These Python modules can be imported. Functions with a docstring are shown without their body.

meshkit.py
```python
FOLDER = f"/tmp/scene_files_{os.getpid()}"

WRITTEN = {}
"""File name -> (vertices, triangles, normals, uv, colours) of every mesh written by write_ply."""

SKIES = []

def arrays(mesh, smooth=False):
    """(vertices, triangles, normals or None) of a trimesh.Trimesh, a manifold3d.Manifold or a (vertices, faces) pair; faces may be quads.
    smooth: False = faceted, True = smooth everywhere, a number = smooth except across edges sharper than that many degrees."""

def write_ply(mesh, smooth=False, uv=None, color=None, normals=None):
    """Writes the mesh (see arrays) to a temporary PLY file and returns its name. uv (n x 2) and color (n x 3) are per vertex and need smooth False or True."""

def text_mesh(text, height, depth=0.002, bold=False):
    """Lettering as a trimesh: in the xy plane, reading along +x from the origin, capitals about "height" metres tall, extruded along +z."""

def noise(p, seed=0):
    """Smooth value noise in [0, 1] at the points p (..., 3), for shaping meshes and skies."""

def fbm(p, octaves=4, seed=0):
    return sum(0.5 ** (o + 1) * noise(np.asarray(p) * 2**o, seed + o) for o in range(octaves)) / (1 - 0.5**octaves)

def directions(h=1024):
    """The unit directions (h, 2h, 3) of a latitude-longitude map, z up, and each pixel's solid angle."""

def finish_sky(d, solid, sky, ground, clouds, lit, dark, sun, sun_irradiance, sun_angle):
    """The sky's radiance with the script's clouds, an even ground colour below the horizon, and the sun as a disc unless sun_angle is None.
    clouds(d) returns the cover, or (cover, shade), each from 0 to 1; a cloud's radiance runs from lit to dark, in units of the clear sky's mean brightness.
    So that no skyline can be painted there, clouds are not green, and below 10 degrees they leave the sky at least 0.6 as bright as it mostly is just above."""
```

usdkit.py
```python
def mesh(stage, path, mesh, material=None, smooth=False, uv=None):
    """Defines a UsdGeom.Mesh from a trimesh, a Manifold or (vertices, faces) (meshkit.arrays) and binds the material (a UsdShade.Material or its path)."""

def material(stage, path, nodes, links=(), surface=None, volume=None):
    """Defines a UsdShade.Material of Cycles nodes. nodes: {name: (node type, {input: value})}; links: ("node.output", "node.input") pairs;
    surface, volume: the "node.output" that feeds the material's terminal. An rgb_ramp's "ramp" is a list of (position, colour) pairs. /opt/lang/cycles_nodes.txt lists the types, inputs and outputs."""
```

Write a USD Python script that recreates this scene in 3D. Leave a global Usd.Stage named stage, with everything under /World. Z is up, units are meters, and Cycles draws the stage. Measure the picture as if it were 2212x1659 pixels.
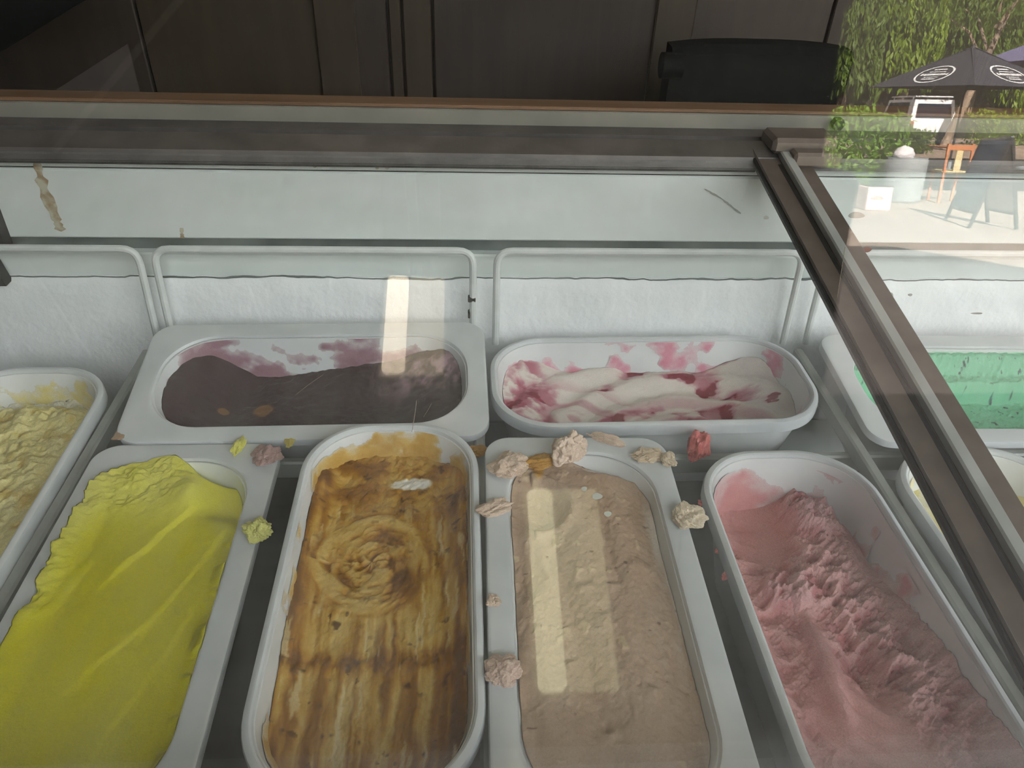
import math, random
import numpy as np, trimesh, meshkit, usdkit
from pxr import Usd, UsdGeom, UsdLux, UsdShade, Gf, Sdf, Vt

stage = Usd.Stage.CreateInMemory()
UsdGeom.SetStageUpAxis(stage, 'Z'); UsdGeom.SetStageMetersPerUnit(stage, 1.0)
UsdGeom.Xform.Define(stage, '/World'); UsdGeom.Scope.Define(stage, '/World/Looks')
PI = math.pi

# ------------------------------------------------------------------ camera, sky, sun, exposure
EXPOSURE = 1.92
SUN = 7.0
SKY = 0.55
W_PX, H_PX, F_PX = 2212, 1659, 1640.0
def rot(axis, deg):
    a = math.radians(deg); c, s = math.cos(a), math.sin(a)
    return np.array({'x': [[1, 0, 0], [0, c, -s], [0, s, c]], 'y': [[c, 0, s], [0, 1, 0], [-s, 0, c]], 'z': [[c, -s, 0], [s, c, 0], [0, 0, 1]]}[axis], float)
# camera matrix: world -> (right, down, forward)
CAM_M = rot('z', -0.29) @ rot('y', -3.6) @ rot('x', 36.87) @ np.array([[1, 0, 0], [0, 0, -1], [0, 1, 0]], float)
CAM = np.array([0, 0, 1.35])
cam = UsdGeom.Camera.Define(stage, '/World/camera')
cam.CreateHorizontalApertureAttr(36.0); cam.CreateVerticalApertureAttr(27.0)
cam.CreateFocalLengthAttr(36.0 * F_PX / W_PX)
cam.CreateClippingRangeAttr(Gf.Vec2f(0.02, 1000.0))
cam.CreateExposureAttr(EXPOSURE)
m4 = np.eye(4); m4[0, :3] = CAM_M[0]; m4[1, :3] = -CAM_M[1]; m4[2, :3] = -CAM_M[2]; m4[3, :3] = CAM
cam.AddTransformOp().Set(Gf.Matrix4d(*m4.ravel().tolist()))
sun_dir = np.array([-0.02, 0.80, 0.58]); sun_dir /= np.linalg.norm(sun_dir)      # towards the sun: high behind the shop
sun = UsdLux.DistantLight.Define(stage, '/World/sun')
sun.CreateIntensityAttr(SUN); sun.CreateNormalizeAttr(True); sun.CreateAngleAttr(0.53); sun.CreateColorAttr(Gf.Vec3f(1.0, 0.93, 0.82))
zz = sun_dir; xx = np.cross([0, 0, 1.0], zz); xx /= np.linalg.norm(xx); yy = np.cross(zz, xx)
m4 = np.eye(4); m4[0, :3] = xx; m4[1, :3] = yy; m4[2, :3] = zz
sun.AddTransformOp().Set(Gf.Matrix4d(*m4.ravel().tolist()))
dome = UsdLux.DomeLight.Define(stage, '/World/sky')
dome.CreateIntensityAttr(SKY); dome.CreateColorAttr(Gf.Vec3f(0.93, 0.95, 0.97))

# ------------------------------------------------------------------ helpers
def ray(px, py):
    d = CAM_M.T @ np.array([px - W_PX / 2, py - H_PX / 2, F_PX]); return d / np.linalg.norm(d)
def at_z(px, py, z): d = ray(px, py); return CAM + d * (z - CAM[2]) / d[2]
def at_y(px, py, y): d = ray(px, py); return CAM + d * (y - CAM[1]) / d[1]
names = {}
def numbered(parent, name):
    k = names.get((parent, name), 0); names[(parent, name)] = k + 1
    return name if k == 0 else f'{name}_{k:03d}'
def path_of(p): return '/World' if p is None else str(p.GetPath())
def put(p, **kw):
    for k, v in kw.items():
        if v: p.SetCustomDataByKey(k, v)
    return p
def set_mat(xf, M):
    if M is not None: UsdGeom.Xformable(xf).AddTransformOp().Set(Gf.Matrix4d(*np.asarray(M).T.ravel().tolist()))
def thing(name, label, category, group=None, M=None, kind=None):
    x = UsdGeom.Xform.Define(stage, '/World/' + numbered(None, name)); set_mat(x, M)
    return put(x.GetPrim(), label=label, category=category, group=group, kind=kind)
def obj(name, mesh, mat, parent=None, smooth=30, col=None, M=None, **kw):
    pp = path_of(parent)
    m = usdkit.mesh(stage, pp + '/' + numbered(parent and pp, name), mesh, mat, smooth=True if col is not None else smooth)
    if col is not None:
        UsdGeom.PrimvarsAPI(m).CreatePrimvar('col', Sdf.ValueTypeNames.Color3fArray, 'vertex').Set(Vt.Vec3fArray.FromNumpy(np.asarray(col, np.float32)))
    set_mat(m, M)
    return put(m.GetPrim(), **kw)
def dup(src, M=None, **kw):
    x = UsdGeom.Xform.Define(stage, '/World/' + numbered(None, src.GetName().rstrip('0123456789').rstrip('_')))
    set_mat(x, M)
    was = dict(src.GetCustomData()); was.update(kw)
    x.GetPrim().GetReferences().AddInternalReference(src.GetPath()); x.GetPrim().SetInstanceable(True)
    return put(x.GetPrim(), **was)
def mat4(R3=np.eye(3), t=(0, 0, 0)):
    M = np.eye(4); M[:3, :3] = R3; M[:3, 3] = t; return M
cat = trimesh.util.concatenate
def box(x0, x1, y0, y1, z0, z1, b=0.0):
    """chamfered box"""
    b = min(b, abs(x1 - x0) * .45, abs(y1 - y0) * .45, abs(z1 - z0) * .45)
    if b <= 0:
        m = trimesh.creation.box((x1 - x0, y1 - y0, z1 - z0)); m.apply_translation(((x0 + x1) / 2, (y0 + y1) / 2, (z0 + z1) / 2)); return m
    P = []
    for X, sx in ((x0, 1), (x1, -1)):
        for Y, sy in ((y0, 1), (y1, -1)):
            for Z, sz in ((z0, 1), (z1, -1)):
                P += [(X, Y + sy * b, Z + sz * b), (X + sx * b, Y, Z + sz * b), (X + sx * b, Y + sy * b, Z)]
    return trimesh.convex.convex_hull(np.array(P))
def tf(mesh, R3=np.eye(3), t=(0, 0, 0)): m = mesh.copy(); m.apply_transform(mat4(R3, t)); return m
def bar(a, b, w, h, bev=0.001):
    """rectangular bar from a to b, width w (horizontal), height h"""
    a, b = np.array(a, float), np.array(b, float); d = b - a; L = np.linalg.norm(d); d /= L
    u = np.cross(d, [0, 0, 1.0]) if abs(d[2]) < .95 else np.array([1.0, 0, 0]); u /= np.linalg.norm(u); v = np.cross(u, d)
    return tf(box(-w / 2, w / 2, -L / 2, L / 2, -h / 2, h / 2, bev), np.column_stack([u, d, v]), (a + b) / 2)
def tube(pts, r, n=10, cap=True):
    p = np.array(pts, float); r = np.broadcast_to(r, len(p)); t = np.gradient(p, axis=0); t /= np.linalg.norm(t, axis=1)[:, None] + 1e-12
    ref = np.array([0, 0, 1.0]) if abs(t[:, 2]).mean() < .8 else np.array([0, 1.0, 0]); V = []
    u = np.cross(t[0], ref); u /= np.linalg.norm(u)
    for i in range(len(p)):
        u = u - t[i] * (u @ t[i]); u /= np.linalg.norm(u); v = np.cross(t[i], u)
        a = np.arange(n) * 2 * PI / n; V.append(p[i] + r[i] * (np.cos(a)[:, None] * u + np.sin(a)[:, None] * v))
    V = np.vstack(V); F = []
    for i in range(len(p) - 1):
        for j in range(n):
            a, b = i * n + j, i * n + (j + 1) % n; F += [(a, b, b + n), (a, b + n, a + n)]
    if cap:
        k = len(V); V = np.vstack([V, p[:1], p[-1:]]); m = (len(p) - 1) * n
        for j in range(n): F += [(k, (j + 1) % n, j), (k + 1, m + j, m + (j + 1) % n)]
    return trimesh.Trimesh(V, F, process=False)
def arc_path(pts, r, n=6):
    """polyline with rounded corners"""
    pts = [np.array(p, float) for p in pts]; out = [pts[0]]
    for a, b, c in zip(pts, pts[1:], pts[2:]):
        p, q = b + (a - b) / np.linalg.norm(a - b) * r, b + (c - b) / np.linalg.norm(c - b) * r
        for s in np.linspace(0, 1, n): out.append((1 - s) ** 2 * p + 2 * s * (1 - s) * b + s * s * q)
    out.append(pts[-1]); return np.array(out)
def extrude_x(prof, x0, x1):
    """closed (y,z) outline, drawn along x"""
    from shapely.geometry import Polygon
    m = trimesh.creation.extrude_polygon(Polygon(prof), x1 - x0, engine='earcut')
    return tf(m, np.array([[0, 0, 1.0], [1, 0, 0], [0, 1, 0]]), (x0, 0, 0))
def rrect(w, l, r, n=12):
    """rounded rectangle ring with half sizes w, l"""
    r = min(r, w - 1e-4, l - 1e-4); P = []
    for cx, cy, a0 in ((w - r, l - r, 0), (-w + r, l - r, 90), (-w + r, -l + r, 180), (w - r, -l + r, 270)):
        for k in range(n):
            a = math.radians(a0 + 90 * k / (n - 1)); P.append((cx + r * math.cos(a), cy + r * math.sin(a)))
    return np.array(P)
def loft(rings, close0=False, close1=False, loop=False):
    """rings: (half w, half l, corner radius, z)"""
    V = [np.column_stack([rrect(w, l, r), np.full(48, z)]) for w, l, r, z in rings]; n = 48; F = []
    k = len(V)
    for i in range(k if loop else k - 1):
        for j in range(n):
            a, b, c, d = i * n + j, i * n + (j + 1) % n, (i + 1) % k * n + (j + 1) % n, (i + 1) % k * n + j; F += [(a, b, c), (a, c, d)]
    V = np.vstack(V)
    for flag, i, s in ((close0, 0, -1), (close1, k - 1, 1)):
        if flag:
            c = len(V); V = np.vstack([V, V[i * n:(i + 1) * n].mean(0)[None]])
            for j in range(n):
                t = (c, i * n + j, i * n + (j + 1) % n); F.append(t if s > 0 else t[::-1])
    return trimesh.Trimesh(V, F, process=False)
def lathe(prof, n=32):
    return trimesh.creation.revolve(np.array(prof, float), sections=n)
def fbm(x, y, s, seed=0, oct=4): return meshkit.fbm(np.stack([x * s, y * s, np.full_like(x, seed * 7.3)], -1), oct, seed)
def sstep(a, b, x): t = np.clip((x - a) / (b - a), 0, 1); return t * t * (3 - 2 * t)
def lin(c):
    c = np.asarray(c, float) / 255.0; return np.where(c <= .04045, c / 12.92, ((c + .055) / 1.055) ** 2.4)

# ------------------------------------------------------------------ materials
LK = '/World/Looks/'
def pm(name, rgb, rough=.5, metal=0.0, rgb2=None, scale=20, detail=4, bump=0.0, bscale=None, stretch=(1, 1, 1), spec=.5, coat=0.0, lo=.35, hi=.65, sheen=0.0):
    """principled surface; rgb/rgb2 in sRGB 0-255, blended by object-space noise"""
    n = {'p': ('principled_bsdf', {'roughness': rough, 'metallic': metal, 'specular_ior_level': spec, 'coat_weight': coat})}; l = []
    n['tc'] = ('texture_coordinate', {}); n['mp'] = ('mapping', {'scale': stretch}); l.append(('tc.object', 'mp.vector'))
    if rgb2 is not None:
        n['n'] = ('noise_texture', {'scale': scale, 'detail': detail}); n['r'] = ('rgb_ramp', {'ramp': [(lo, tuple(lin(rgb))), (hi, tuple(lin(rgb2)))]})
        l += [('mp.vector', 'n.vector'), ('n.fac', 'r.fac'), ('r.color', 'p.base_color')]
    else: n['p'][1]['base_color'] = tuple(lin(rgb))
    if bump:
        n['bn'] = ('noise_texture', {'scale': bscale or scale * 4, 'detail': 4}); n['b'] = ('bump', {'strength': bump, 'distance': .002})
        l += [('mp.vector', 'bn.vector'), ('bn.fac', 'b.height'), ('b.normal', 'p.normal')]
    return usdkit.material(stage, LK + name, n, l, surface='p.BSDF')
def glass_mat(name, dust, dust_rgb=(200, 200, 195), tint=(.985, .99, .985), scale=(14, 14, 90), ior=1.28):
    n = {'g': ('geometry', {}), 'ior': ('map_range', {'from_min': 0.0, 'from_max': 1.0, 'to_min': ior, 'to_max': 1 / ior}), 'f': ('fresnel', {}),
         't': ('transparent_bsdf', {'color': tint}), 's': ('glossy_bsdf', {'roughness': 0.0, 'color': (1, 1, 1)}), 'm': ('mix_closure', {}),
         'tc': ('texture_coordinate', {}), 'mp': ('mapping', {'scale': scale}), 'n': ('noise_texture', {'scale': 1.0, 'detail': 5, 'roughness': .6}),
         'dr': ('map_range', {'from_min': .3, 'from_max': .75, 'to_min': dust * .4, 'to_max': dust * 1.8, 'clamp': True}),
         'd': ('diffuse_bsdf', {'color': tuple(lin(dust_rgb))}), 'm2': ('mix_closure', {})}
    l = [('g.backfacing', 'ior.value'), ('ior.result', 'f.IOR'), ('f.fac', 'm.fac'), ('t.BSDF', 'm.closure1'), ('s.BSDF', 'm.closure2'),
         ('tc.object', 'mp.vector'), ('mp.vector', 'n.vector'), ('n.fac', 'dr.value'), ('dr.result', 'm2.fac'), ('m.closure', 'm2.closure1'), ('d.BSDF', 'm2.closure2')]
    return usdkit.material(stage, LK + name, n, l, surface='m2.closure')
def vc_mat(name, rough=.5, bump=.25, bscale=700, spec=.35, var=.12, vscale=900):
    """colour from the mesh's own 'col' values with fine grain"""
    n = {'a': ('attribute', {'attribute': 'col'}), 'p': ('principled_bsdf', {'roughness': rough, 'specular_ior_level': spec}), 'tc': ('texture_coordinate', {}),
         'n': ('noise_texture', {'scale': bscale, 'detail': 4}), 'b': ('bump', {'strength': bump, 'distance': .0015}), 'n2': ('noise_texture', {'scale': vscale, 'detail': 2}),
         'mr': ('map_range', {'from_min': .25, 'from_max': .75, 'to_min': 1 - var, 'to_max': 1 + var * .6}), 'h': ('hsv', {})}
    l = [('tc.object', 'n.vector'), ('n.fac', 'b.height'), ('b.normal', 'p.normal'), ('tc.object', 'n2.vector'), ('n2.fac', 'mr.value'), ('mr.result', 'h.value'),
         ('a.color', 'h.color'), ('h.color', 'p.base_color')]
    return usdkit.material(stage, LK + name, n, l, surface='p.BSDF')
def emit(name, rgb, s): return usdkit.material(stage, LK + name, {'e': ('emission', {'color': rgb, 'strength': s})}, [], surface='e.emission')

m_wood = pm('dark_timber', (40, 31, 24), .6, rgb2=(48, 38, 29), scale=5, stretch=(9, 9, .6), bump=.15)
m_wood2 = pm('dark_timber_warm', (44, 35, 21), .6, rgb2=(52, 42, 26), scale=5, stretch=(9, 9, .6), bump=.15)
m_screen = pm('added_screen_stain', (26, 22, 19), .7, rgb2=(38, 31, 26), scale=6, stretch=(3, 3, .4), bump=.2)
m_black = pm('black_plastic', (7, 8, 7), .7, rgb2=(11, 12, 11), scale=12, bump=.1, spec=.1)
m_card = pm('grey_card', (64, 56, 52), .8, rgb2=(72, 64, 58), scale=8)
m_floor = pm('shop_floor', (60, 54, 48), .6, rgb2=(74, 66, 60), scale=3)
m_ceil = pm('soffit', (62, 55, 50), .8, rgb2=(74, 66, 60), scale=3)
m_liner = pm('white_liner', (224, 231, 227), .35, rgb2=(233, 238, 235), scale=9, stretch=(1, 1, 3), bump=.03, bscale=60, lo=.3, hi=.6)
m_frost = pm('frost', (246, 249, 249), .8, rgb2=(253, 254, 254), scale=25, bump=.5, bscale=140)
m_steel = pm('dull_aluminium', (92, 83, 77), .5, .3, rgb2=(108, 98, 91), scale=30, stretch=(1, 1, 1), bump=.08, bscale=200)
m_steel_d = pm('dirty_aluminium', (74, 70, 68), .55, .3, rgb2=(90, 85, 82), scale=24, bump=.1, bscale=200)
m_ledge = pm('cream_ledge', (102, 101, 93), .5, rgb2=(114, 112, 103), scale=14, bump=.05)
m_ledge_edge = pm('timber_edge', (88, 66, 46), .6, rgb2=(104, 78, 56), scale=20, stretch=(.3, 4, 4))
m_groove_shade = pm('groove_shade_grey', (92, 100, 98), .6, rgb2=(128, 134, 132), scale=14)  # darker than the liner, to carry the shade in its gaps
m_gasket = pm('black_gasket', (20, 22, 22), .7)
m_cavity = pm('dark_cavity', (40, 44, 45), .45, .2, rgb2=(56, 60, 60), scale=6, stretch=(1, 14, 1))
m_rail = pm('grey_rail', (150, 154, 150), .4, .2, rgb2=(168, 171, 167), scale=20, bump=.05)
m_wire = pm('white_coated_wire', (214, 218, 216), .4, rgb2=(228, 230, 228), scale=40, bump=.05)
m_chip = pm('chipped_coating', (58, 56, 54), .8)
m_tub = pm('white_tub_plastic', (222, 225, 226), .3, rgb2=(232, 234, 234), scale=20, bump=.02, coat=.1)
m_tub_rim = pm('white_tub_rim', (206, 210, 213), .32, rgb2=(220, 223, 225), scale=20, bump=.03, coat=.1)
m_gel = vc_mat('gelato', .5)
m_gel_rough = vc_mat('gelato_rough', .55, bump=.5, bscale=500, var=.2)
m_stain = pm('dried_drip', (164, 140, 104), .7, rgb2=(204, 196, 174), scale=90, lo=.4, hi=.6)
m_smudge = pm('grey_smudge', (150, 152, 146), .9, rgb2=(165, 167, 160), scale=60)
m_dot = pm('pale_dot', (176, 180, 170), .7)
m_spot = pm('brown_spot', (120, 78, 66), .8)
m_pane = glass_mat('front_glass', .0045, ior=1.30)
m_lid = glass_mat('lid_glass', .042, scale=(30, 8, 8), ior=1.28)
m_front = pm('cabinet_paint', (190, 190, 186), .4)

# ------------------------------------------------------------------ the setting
S = dict(kind='structure')
Z0 = 0.85                                                          # height of the tub rims
obj('floor', box(-4.2, 4.9, -2.9, 3.2, -.12, 0.0), m_floor, **S)
from shapely.geometry import Polygon
roof = trimesh.creation.extrude_polygon(Polygon([(-8, -1.98), (4.3, -1.98), (4.95, -.86), (5.6, 3.4), (-8, 3.4)]), .16, engine='earcut'); roof.apply_translation((0, 0, 3.6))
obj('ceiling', roof, m_ceil, **S)
wb = obj('wall_back', box(-4.2, 4.2, 2.34, 2.46, 0, 3.6), m_wood, **S)
# the panels of the back wall, joints read off the photograph
edges = [302, 690, 838, 868, 934, 1422, 1790]
xs = [-3.4, -2.6, -1.7] + [at_y(p, 60, 2.3)[0] for p in edges] + [2.2, 3.1, 4.0]
for i, (a, b) in enumerate(zip(xs, xs[1:])):
    thin = (b - a) < .15
    obj('panel', box(a + .004, b - .004, 2.30 + (.006 if thin else 0), 2.34, .05, 3.4, .003), m_wood2 if thin or i in (3,) else m_wood, wb)
for px in (690, 1422):
    x = at_y(px, 60, 2.29)[0]
    obj('stile', box(x - .012, x + .10, 2.285, 2.30, .05, 3.4, .004), m_wood2, wb)
obj('wall_left', box(-4.3, -4.2, -1.3, 2.46, 0, 3.6), m_wood, **S)
obj('wall_right', box(3.0, 3.1, .25, 2.46, 0, 3.6), m_wood, **S)
# added timber screen behind the viewer, raised at left to dim the interior
ws = obj('added_screen', cat([box(-4.3, .74, -1.42, -1.34, 0, 1.68), box(-4.3, -.304, -1.42, -1.34, 1.68, 3.6)]), m_screen, **S)
for k in range(34):
    a = -4.3 + k * .148
    obj('board', box(a + .003, a + .145, -1.34, -1.315, .03, 3.6 if k < 27 else 1.68, .003), m_screen, ws)
obj('corner_post', box(.735, .815, -1.43, -1.30, 0, 3.6, .004), m_screen, ws)
obj('added_plinth', box(.735, .905, -1.45, -1.28, 0, 1.16, .02), m_screen, ws)  # stepped edge added in place of the mirrored photographer
obj('knee_brace', bar((.80, -1.36, 1.485), (1.35, -1.36, 1.98), .03, .03), m_screen, ws)

# ------------------------------------------------------------------ the display freezer
fz = thing('display_freezer', 'ice cream display freezer with a white liner, aluminium lid frame and slanted glass front', 'freezer')
FX0, FX1 = -1.35, 1.35
YW = .80                                                            # rear liner face
def fpart(name, mesh, mat, parent=None, **kw): return obj(name, mesh, mat, parent or fz, **kw)
zt, zs, zb = 1.0365, 1.0385, .9565
lb = fpart('liner', cat([box(FX0, FX1, YW, YW + .02, zb, zt, .002)]), m_liner, label='white upper liner panel')
fpart('liner_strip', box(FX0, FX1, YW, YW + .02, zs, 1.056, .001), m_liner)
fpart('liner_groove', box(FX0, FX1, YW + .018, YW + .0195, zb - .024, 1.058), m_groove_shade)  # recess back coloured darker for the shade under the upper panel
fpart('lower_liner', box(FX0, FX1, YW + .006, YW + .035, .60, zb - .021, .002), m_liner)
# frost: a bulging crust on the lower liner
nx, nz = 700, 46
gx, gt = np.meshgrid(np.linspace(FX0, FX1, nx), np.linspace(0, 1, nz), indexing='ij')
ztop = .9085 + .006 * (fbm(gx, gx * 0, 14, 3) - .5) + .005 * (fbm(gx, gx * 0, 60, 5) - .5)
prof_y = np.interp(gt, [0, .012, .035, .09, .25, .6, 1.0], [.0, .004, .007, .010, .014, .019, .021])
fy = YW + .0025 - prof_y * (1 + .25 * (fbm(gx, gt * .2, 9, 8) - .5)) - .004 * (fbm(gx, gt * .12, 45, 9, 3) - .5) * (gt > .05)
fzv = ztop - gt * (ztop - .70)
idx = np.arange(nx * nz).reshape(nx, nz)
q = np.stack([idx[:-1, :-1], idx[1:, :-1], idx[1:, 1:], idx[:-1, 1:]], -1).reshape(-1, 4)
bq = np.array([idx[0, 0], idx[-1, 0], idx[-1, -1], idx[0, -1]])
fv = np.stack([gx, fy, fzv], -1).reshape(-1, 3); bv_ = fv.copy(); bv_[:, 1] = YW + .0035
nf = len(fv); lp = np.concatenate([idx[:, 0], idx[-1, 1:], idx[-2::-1, -1], idx[0, -2:0:-1]]); ln_ = np.roll(lp, -1)
fq = np.vstack([q[:, ::-1], q + nf, np.stack([lp, ln_, ln_ + nf, lp + nf], -1)])
fpart('frost_crust', (np.vstack([fv, bv_]), fq), m_frost, smooth=True, label='thick white crust of frost along the rear wall')
fpart('liner_seam', box(FX0, FX1, YW + .003, YW + .008, zt - .0006, zs + .0006), m_gasket)
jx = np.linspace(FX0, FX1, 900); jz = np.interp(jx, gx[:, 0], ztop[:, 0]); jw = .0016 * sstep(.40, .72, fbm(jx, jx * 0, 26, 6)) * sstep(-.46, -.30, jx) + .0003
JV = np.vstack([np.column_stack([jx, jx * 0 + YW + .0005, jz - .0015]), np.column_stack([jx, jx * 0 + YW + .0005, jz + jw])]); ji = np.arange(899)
fpart('gap_shade_strip', (JV, np.vstack([np.column_stack([ji, ji + 1, ji + 901]), np.column_stack([ji, ji + 901, ji + 900])])), m_groove_shade, label='thin dark strip painted as the shade of the gap along the top of the frost')  # flat dark strip painted as the shade behind the frost edge
for py0, py1 in ((452, 528), (562, 608)):
    p, q = at_y(4, py0, .796), at_y(16, py1, .796); fpart('side_clip', trimesh.convex.convex_hull(np.array([(p[0] - .05, y, zz) for y in (.785, .80) for zz in (p[2], q[2])] + [(xx, y, zz) for y in (.785, .80) for xx, zz in ((p[0] - .004, p[2]), (q[0] + .004, q[2]))])), m_gasket)
# floor and ends of the cavity, front wall
fpart('cavity_floor', box(FX0, FX1, .16, YW + .03, .58, .60), m_cavity)
for x0, x1 in ((FX0, FX0 + .03), (FX1 - .03, FX1)): fpart('end_wall', box(x0, x1, .13, YW + .07, .0, 1.0, .004), m_front)
fpart('front_wall', box(FX0, FX1, .11, .165, .0, .94, .006), m_front)
fpart('inner_front', box(FX0, FX1, .165, .17, .60, .90), m_cavity)
fpart('back_casing', box(FX0, FX1, YW + .035, YW + .085, .0, 1.03, .004), m_front)
# rear frame: lid seat, track, ledge
fpart('lid_seat', extrude_x([(.786, 1.050), (.790, 1.056), (.792, 1.062), (.822, 1.070), (.822, 1.050)], FX0, FX1), m_steel_d, label='grey aluminium lid seat')
fpart('gasket', box(FX0, .318, .7865, .800, 1.0475, 1.0515), m_gasket)
fpart('track', extrude_x([(.822, 1.050), (.822, 1.060), (.838, 1.060), (.838, 1.069), (.858, 1.071), (.858, 1.050)], FX0, FX1), m_steel_d)
fpart('ledge', box(FX0, FX1, .858, .885, 1.03, 1.0885, .002), m_ledge, label='cream painted rear ledge')
fpart('ledge_edge', box(FX0, FX1, .8565, .885, 1.0885, 1.0925, .001), m_ledge_edge, label='brown timber edge of the rear ledge')
# mullion running down to the front, with a centre rib
SL = math.tan(math.radians(9.0))
def lidz(y): return 1.062 - (.80 - y) * SL
mu = fpart('mullion', cat([bar((.3475, .81, lidz(.81) - .004), (.3475, .16, lidz(.16) - .004), .058, .008)]), m_steel, label='brown-grey aluminium bar between the two lid panes')
def mp_(name, x0, x1, z0, z1, mat, ya=.81, yb=.16): obj(name, bar(((x0 + x1) / 2, ya, lidz(ya) + (z0 + z1) / 2), ((x0 + x1) / 2, yb, lidz(yb) + (z0 + z1) / 2), x1 - x0, z1 - z0, .0015), mat, mu)
mp_('rib', .343, .354, 0, .009, m_rail)
mp_('groove', .3385, .3428, -.0005, .0006, m_gasket, .78)
mp_('edge_lip', .3165, .3195, -.008, .003, m_steel_d)
mp_('gasket', .3147, .3165, -.007, .001, m_gasket)
# corner bracket, bolt
br = fpart('corner_bracket', cat([box(.333, .405, .790, .832, 1.066, 1.083, .004)]), m_steel, label='stubby aluminium bracket at the top of the bar')
obj('step', box(.352, .405, .772, .791, 1.058, 1.074, .003), m_steel, br)
c = at_y(1808, 266, .855)
fpart('bolt', tf(trimesh.creation.cylinder(.007, .014, sections=6), rot('x', 90), c), m_gasket)
# lid panes
def lid_pane(x0, x1):
    v = np.array([(x, y, lidz(y) - .002 + dz) for x in (x0, x1) for y in (.168, .79) for dz in (-.005, 0)])
    return trimesh.convex.convex_hull(v)
fpart('lid_pane', lid_pane(FX0 + .03, .314), m_lid, label='flat glass lid left of the bar')
fpart('lid_pane', lid_pane(.378, FX1 - .03), m_lid, label='flat glass lid right of the bar')
# slanted front pane
TP = math.tan(math.radians(8.4))
def pane_y(z): return .165 + (z - .95) * TP
v = np.array([(x, pane_y(z) + dy, z) for x in (FX0, FX1) for z in (.945, 1.62) for dy in (0, .006)])
fpart('front_pane', trimesh.convex.convex_hull(v), m_pane, label='slanted front glass reflecting the street')
fpart('front_pane_rail', box(FX0, FX1, pane_y(1.62) - .012, pane_y(1.62) + .02, 1.615, 1.64, .003), m_steel)
# divider rails between the tub bays and the cross rail
for x in (-.3675, .0155, .4090): fpart('divider_rail', cat([box(x - .0055, x + .0055, .17, .752, .822, .840, .002)]), m_rail)
fpart('cross_rail', box(-.367, FX1 - .03, .5735, .583, .800, .822, .002), m_rail)
fpart('cross_rail', box(-.367, FX1 - .03, .176, .186, .800, .820, .002), m_rail)
# drips and scuffs on the liner
rng = np.random.default_rng(5)
def drip(name, pts, w, mat, label=None, y=YW - .0006):
    P = np.array([at_y(a, b, y) for a, b in pts]); n = 24
    s = np.linspace(0, 1, n); k = np.linspace(0, 1, len(P)); C = np.column_stack([np.interp(s, k, P[:, i]) for i in range(3)])
    ww = w * (.55 + .9 * rng.random(n)); ww[-1] *= .2; ww[0] *= .6
    A, B = C.copy(), C.copy(); A[:, 0] -= ww / 2; B[:, 0] += ww / 2
    V = np.vstack([A, B, A + [0, .0005, 0], B + [0, .0005, 0]]); F = []
    for i in range(n - 1): F += [(i, n + i, n + i + 1), (i, n + i + 1, i + 1)]
    fpart(name, trimesh.Trimesh(V, F, process=False), mat, lb, label=label)
drip('drip', [(72, 322), (82, 362), (95, 410), (120, 470), (132, 500)], .010, m_stain, 'brown dried drip down the liner')
for pts, w in (([(674, 332), (680, 362)], .004), ([(750, 338), (768, 352)], .004), ([(812, 335), (815, 366)], .003), ([(838, 338), (836, 366)], .004), ([(1121, 340), (1122, 356)], .003), ([(392, 492), (394, 515)], .004)):
    drip('drip', pts, w, m_stain)
drip('scuff', [(1522, 408), (1560, 430), (1600, 462)], .004, m_smudge)
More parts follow.
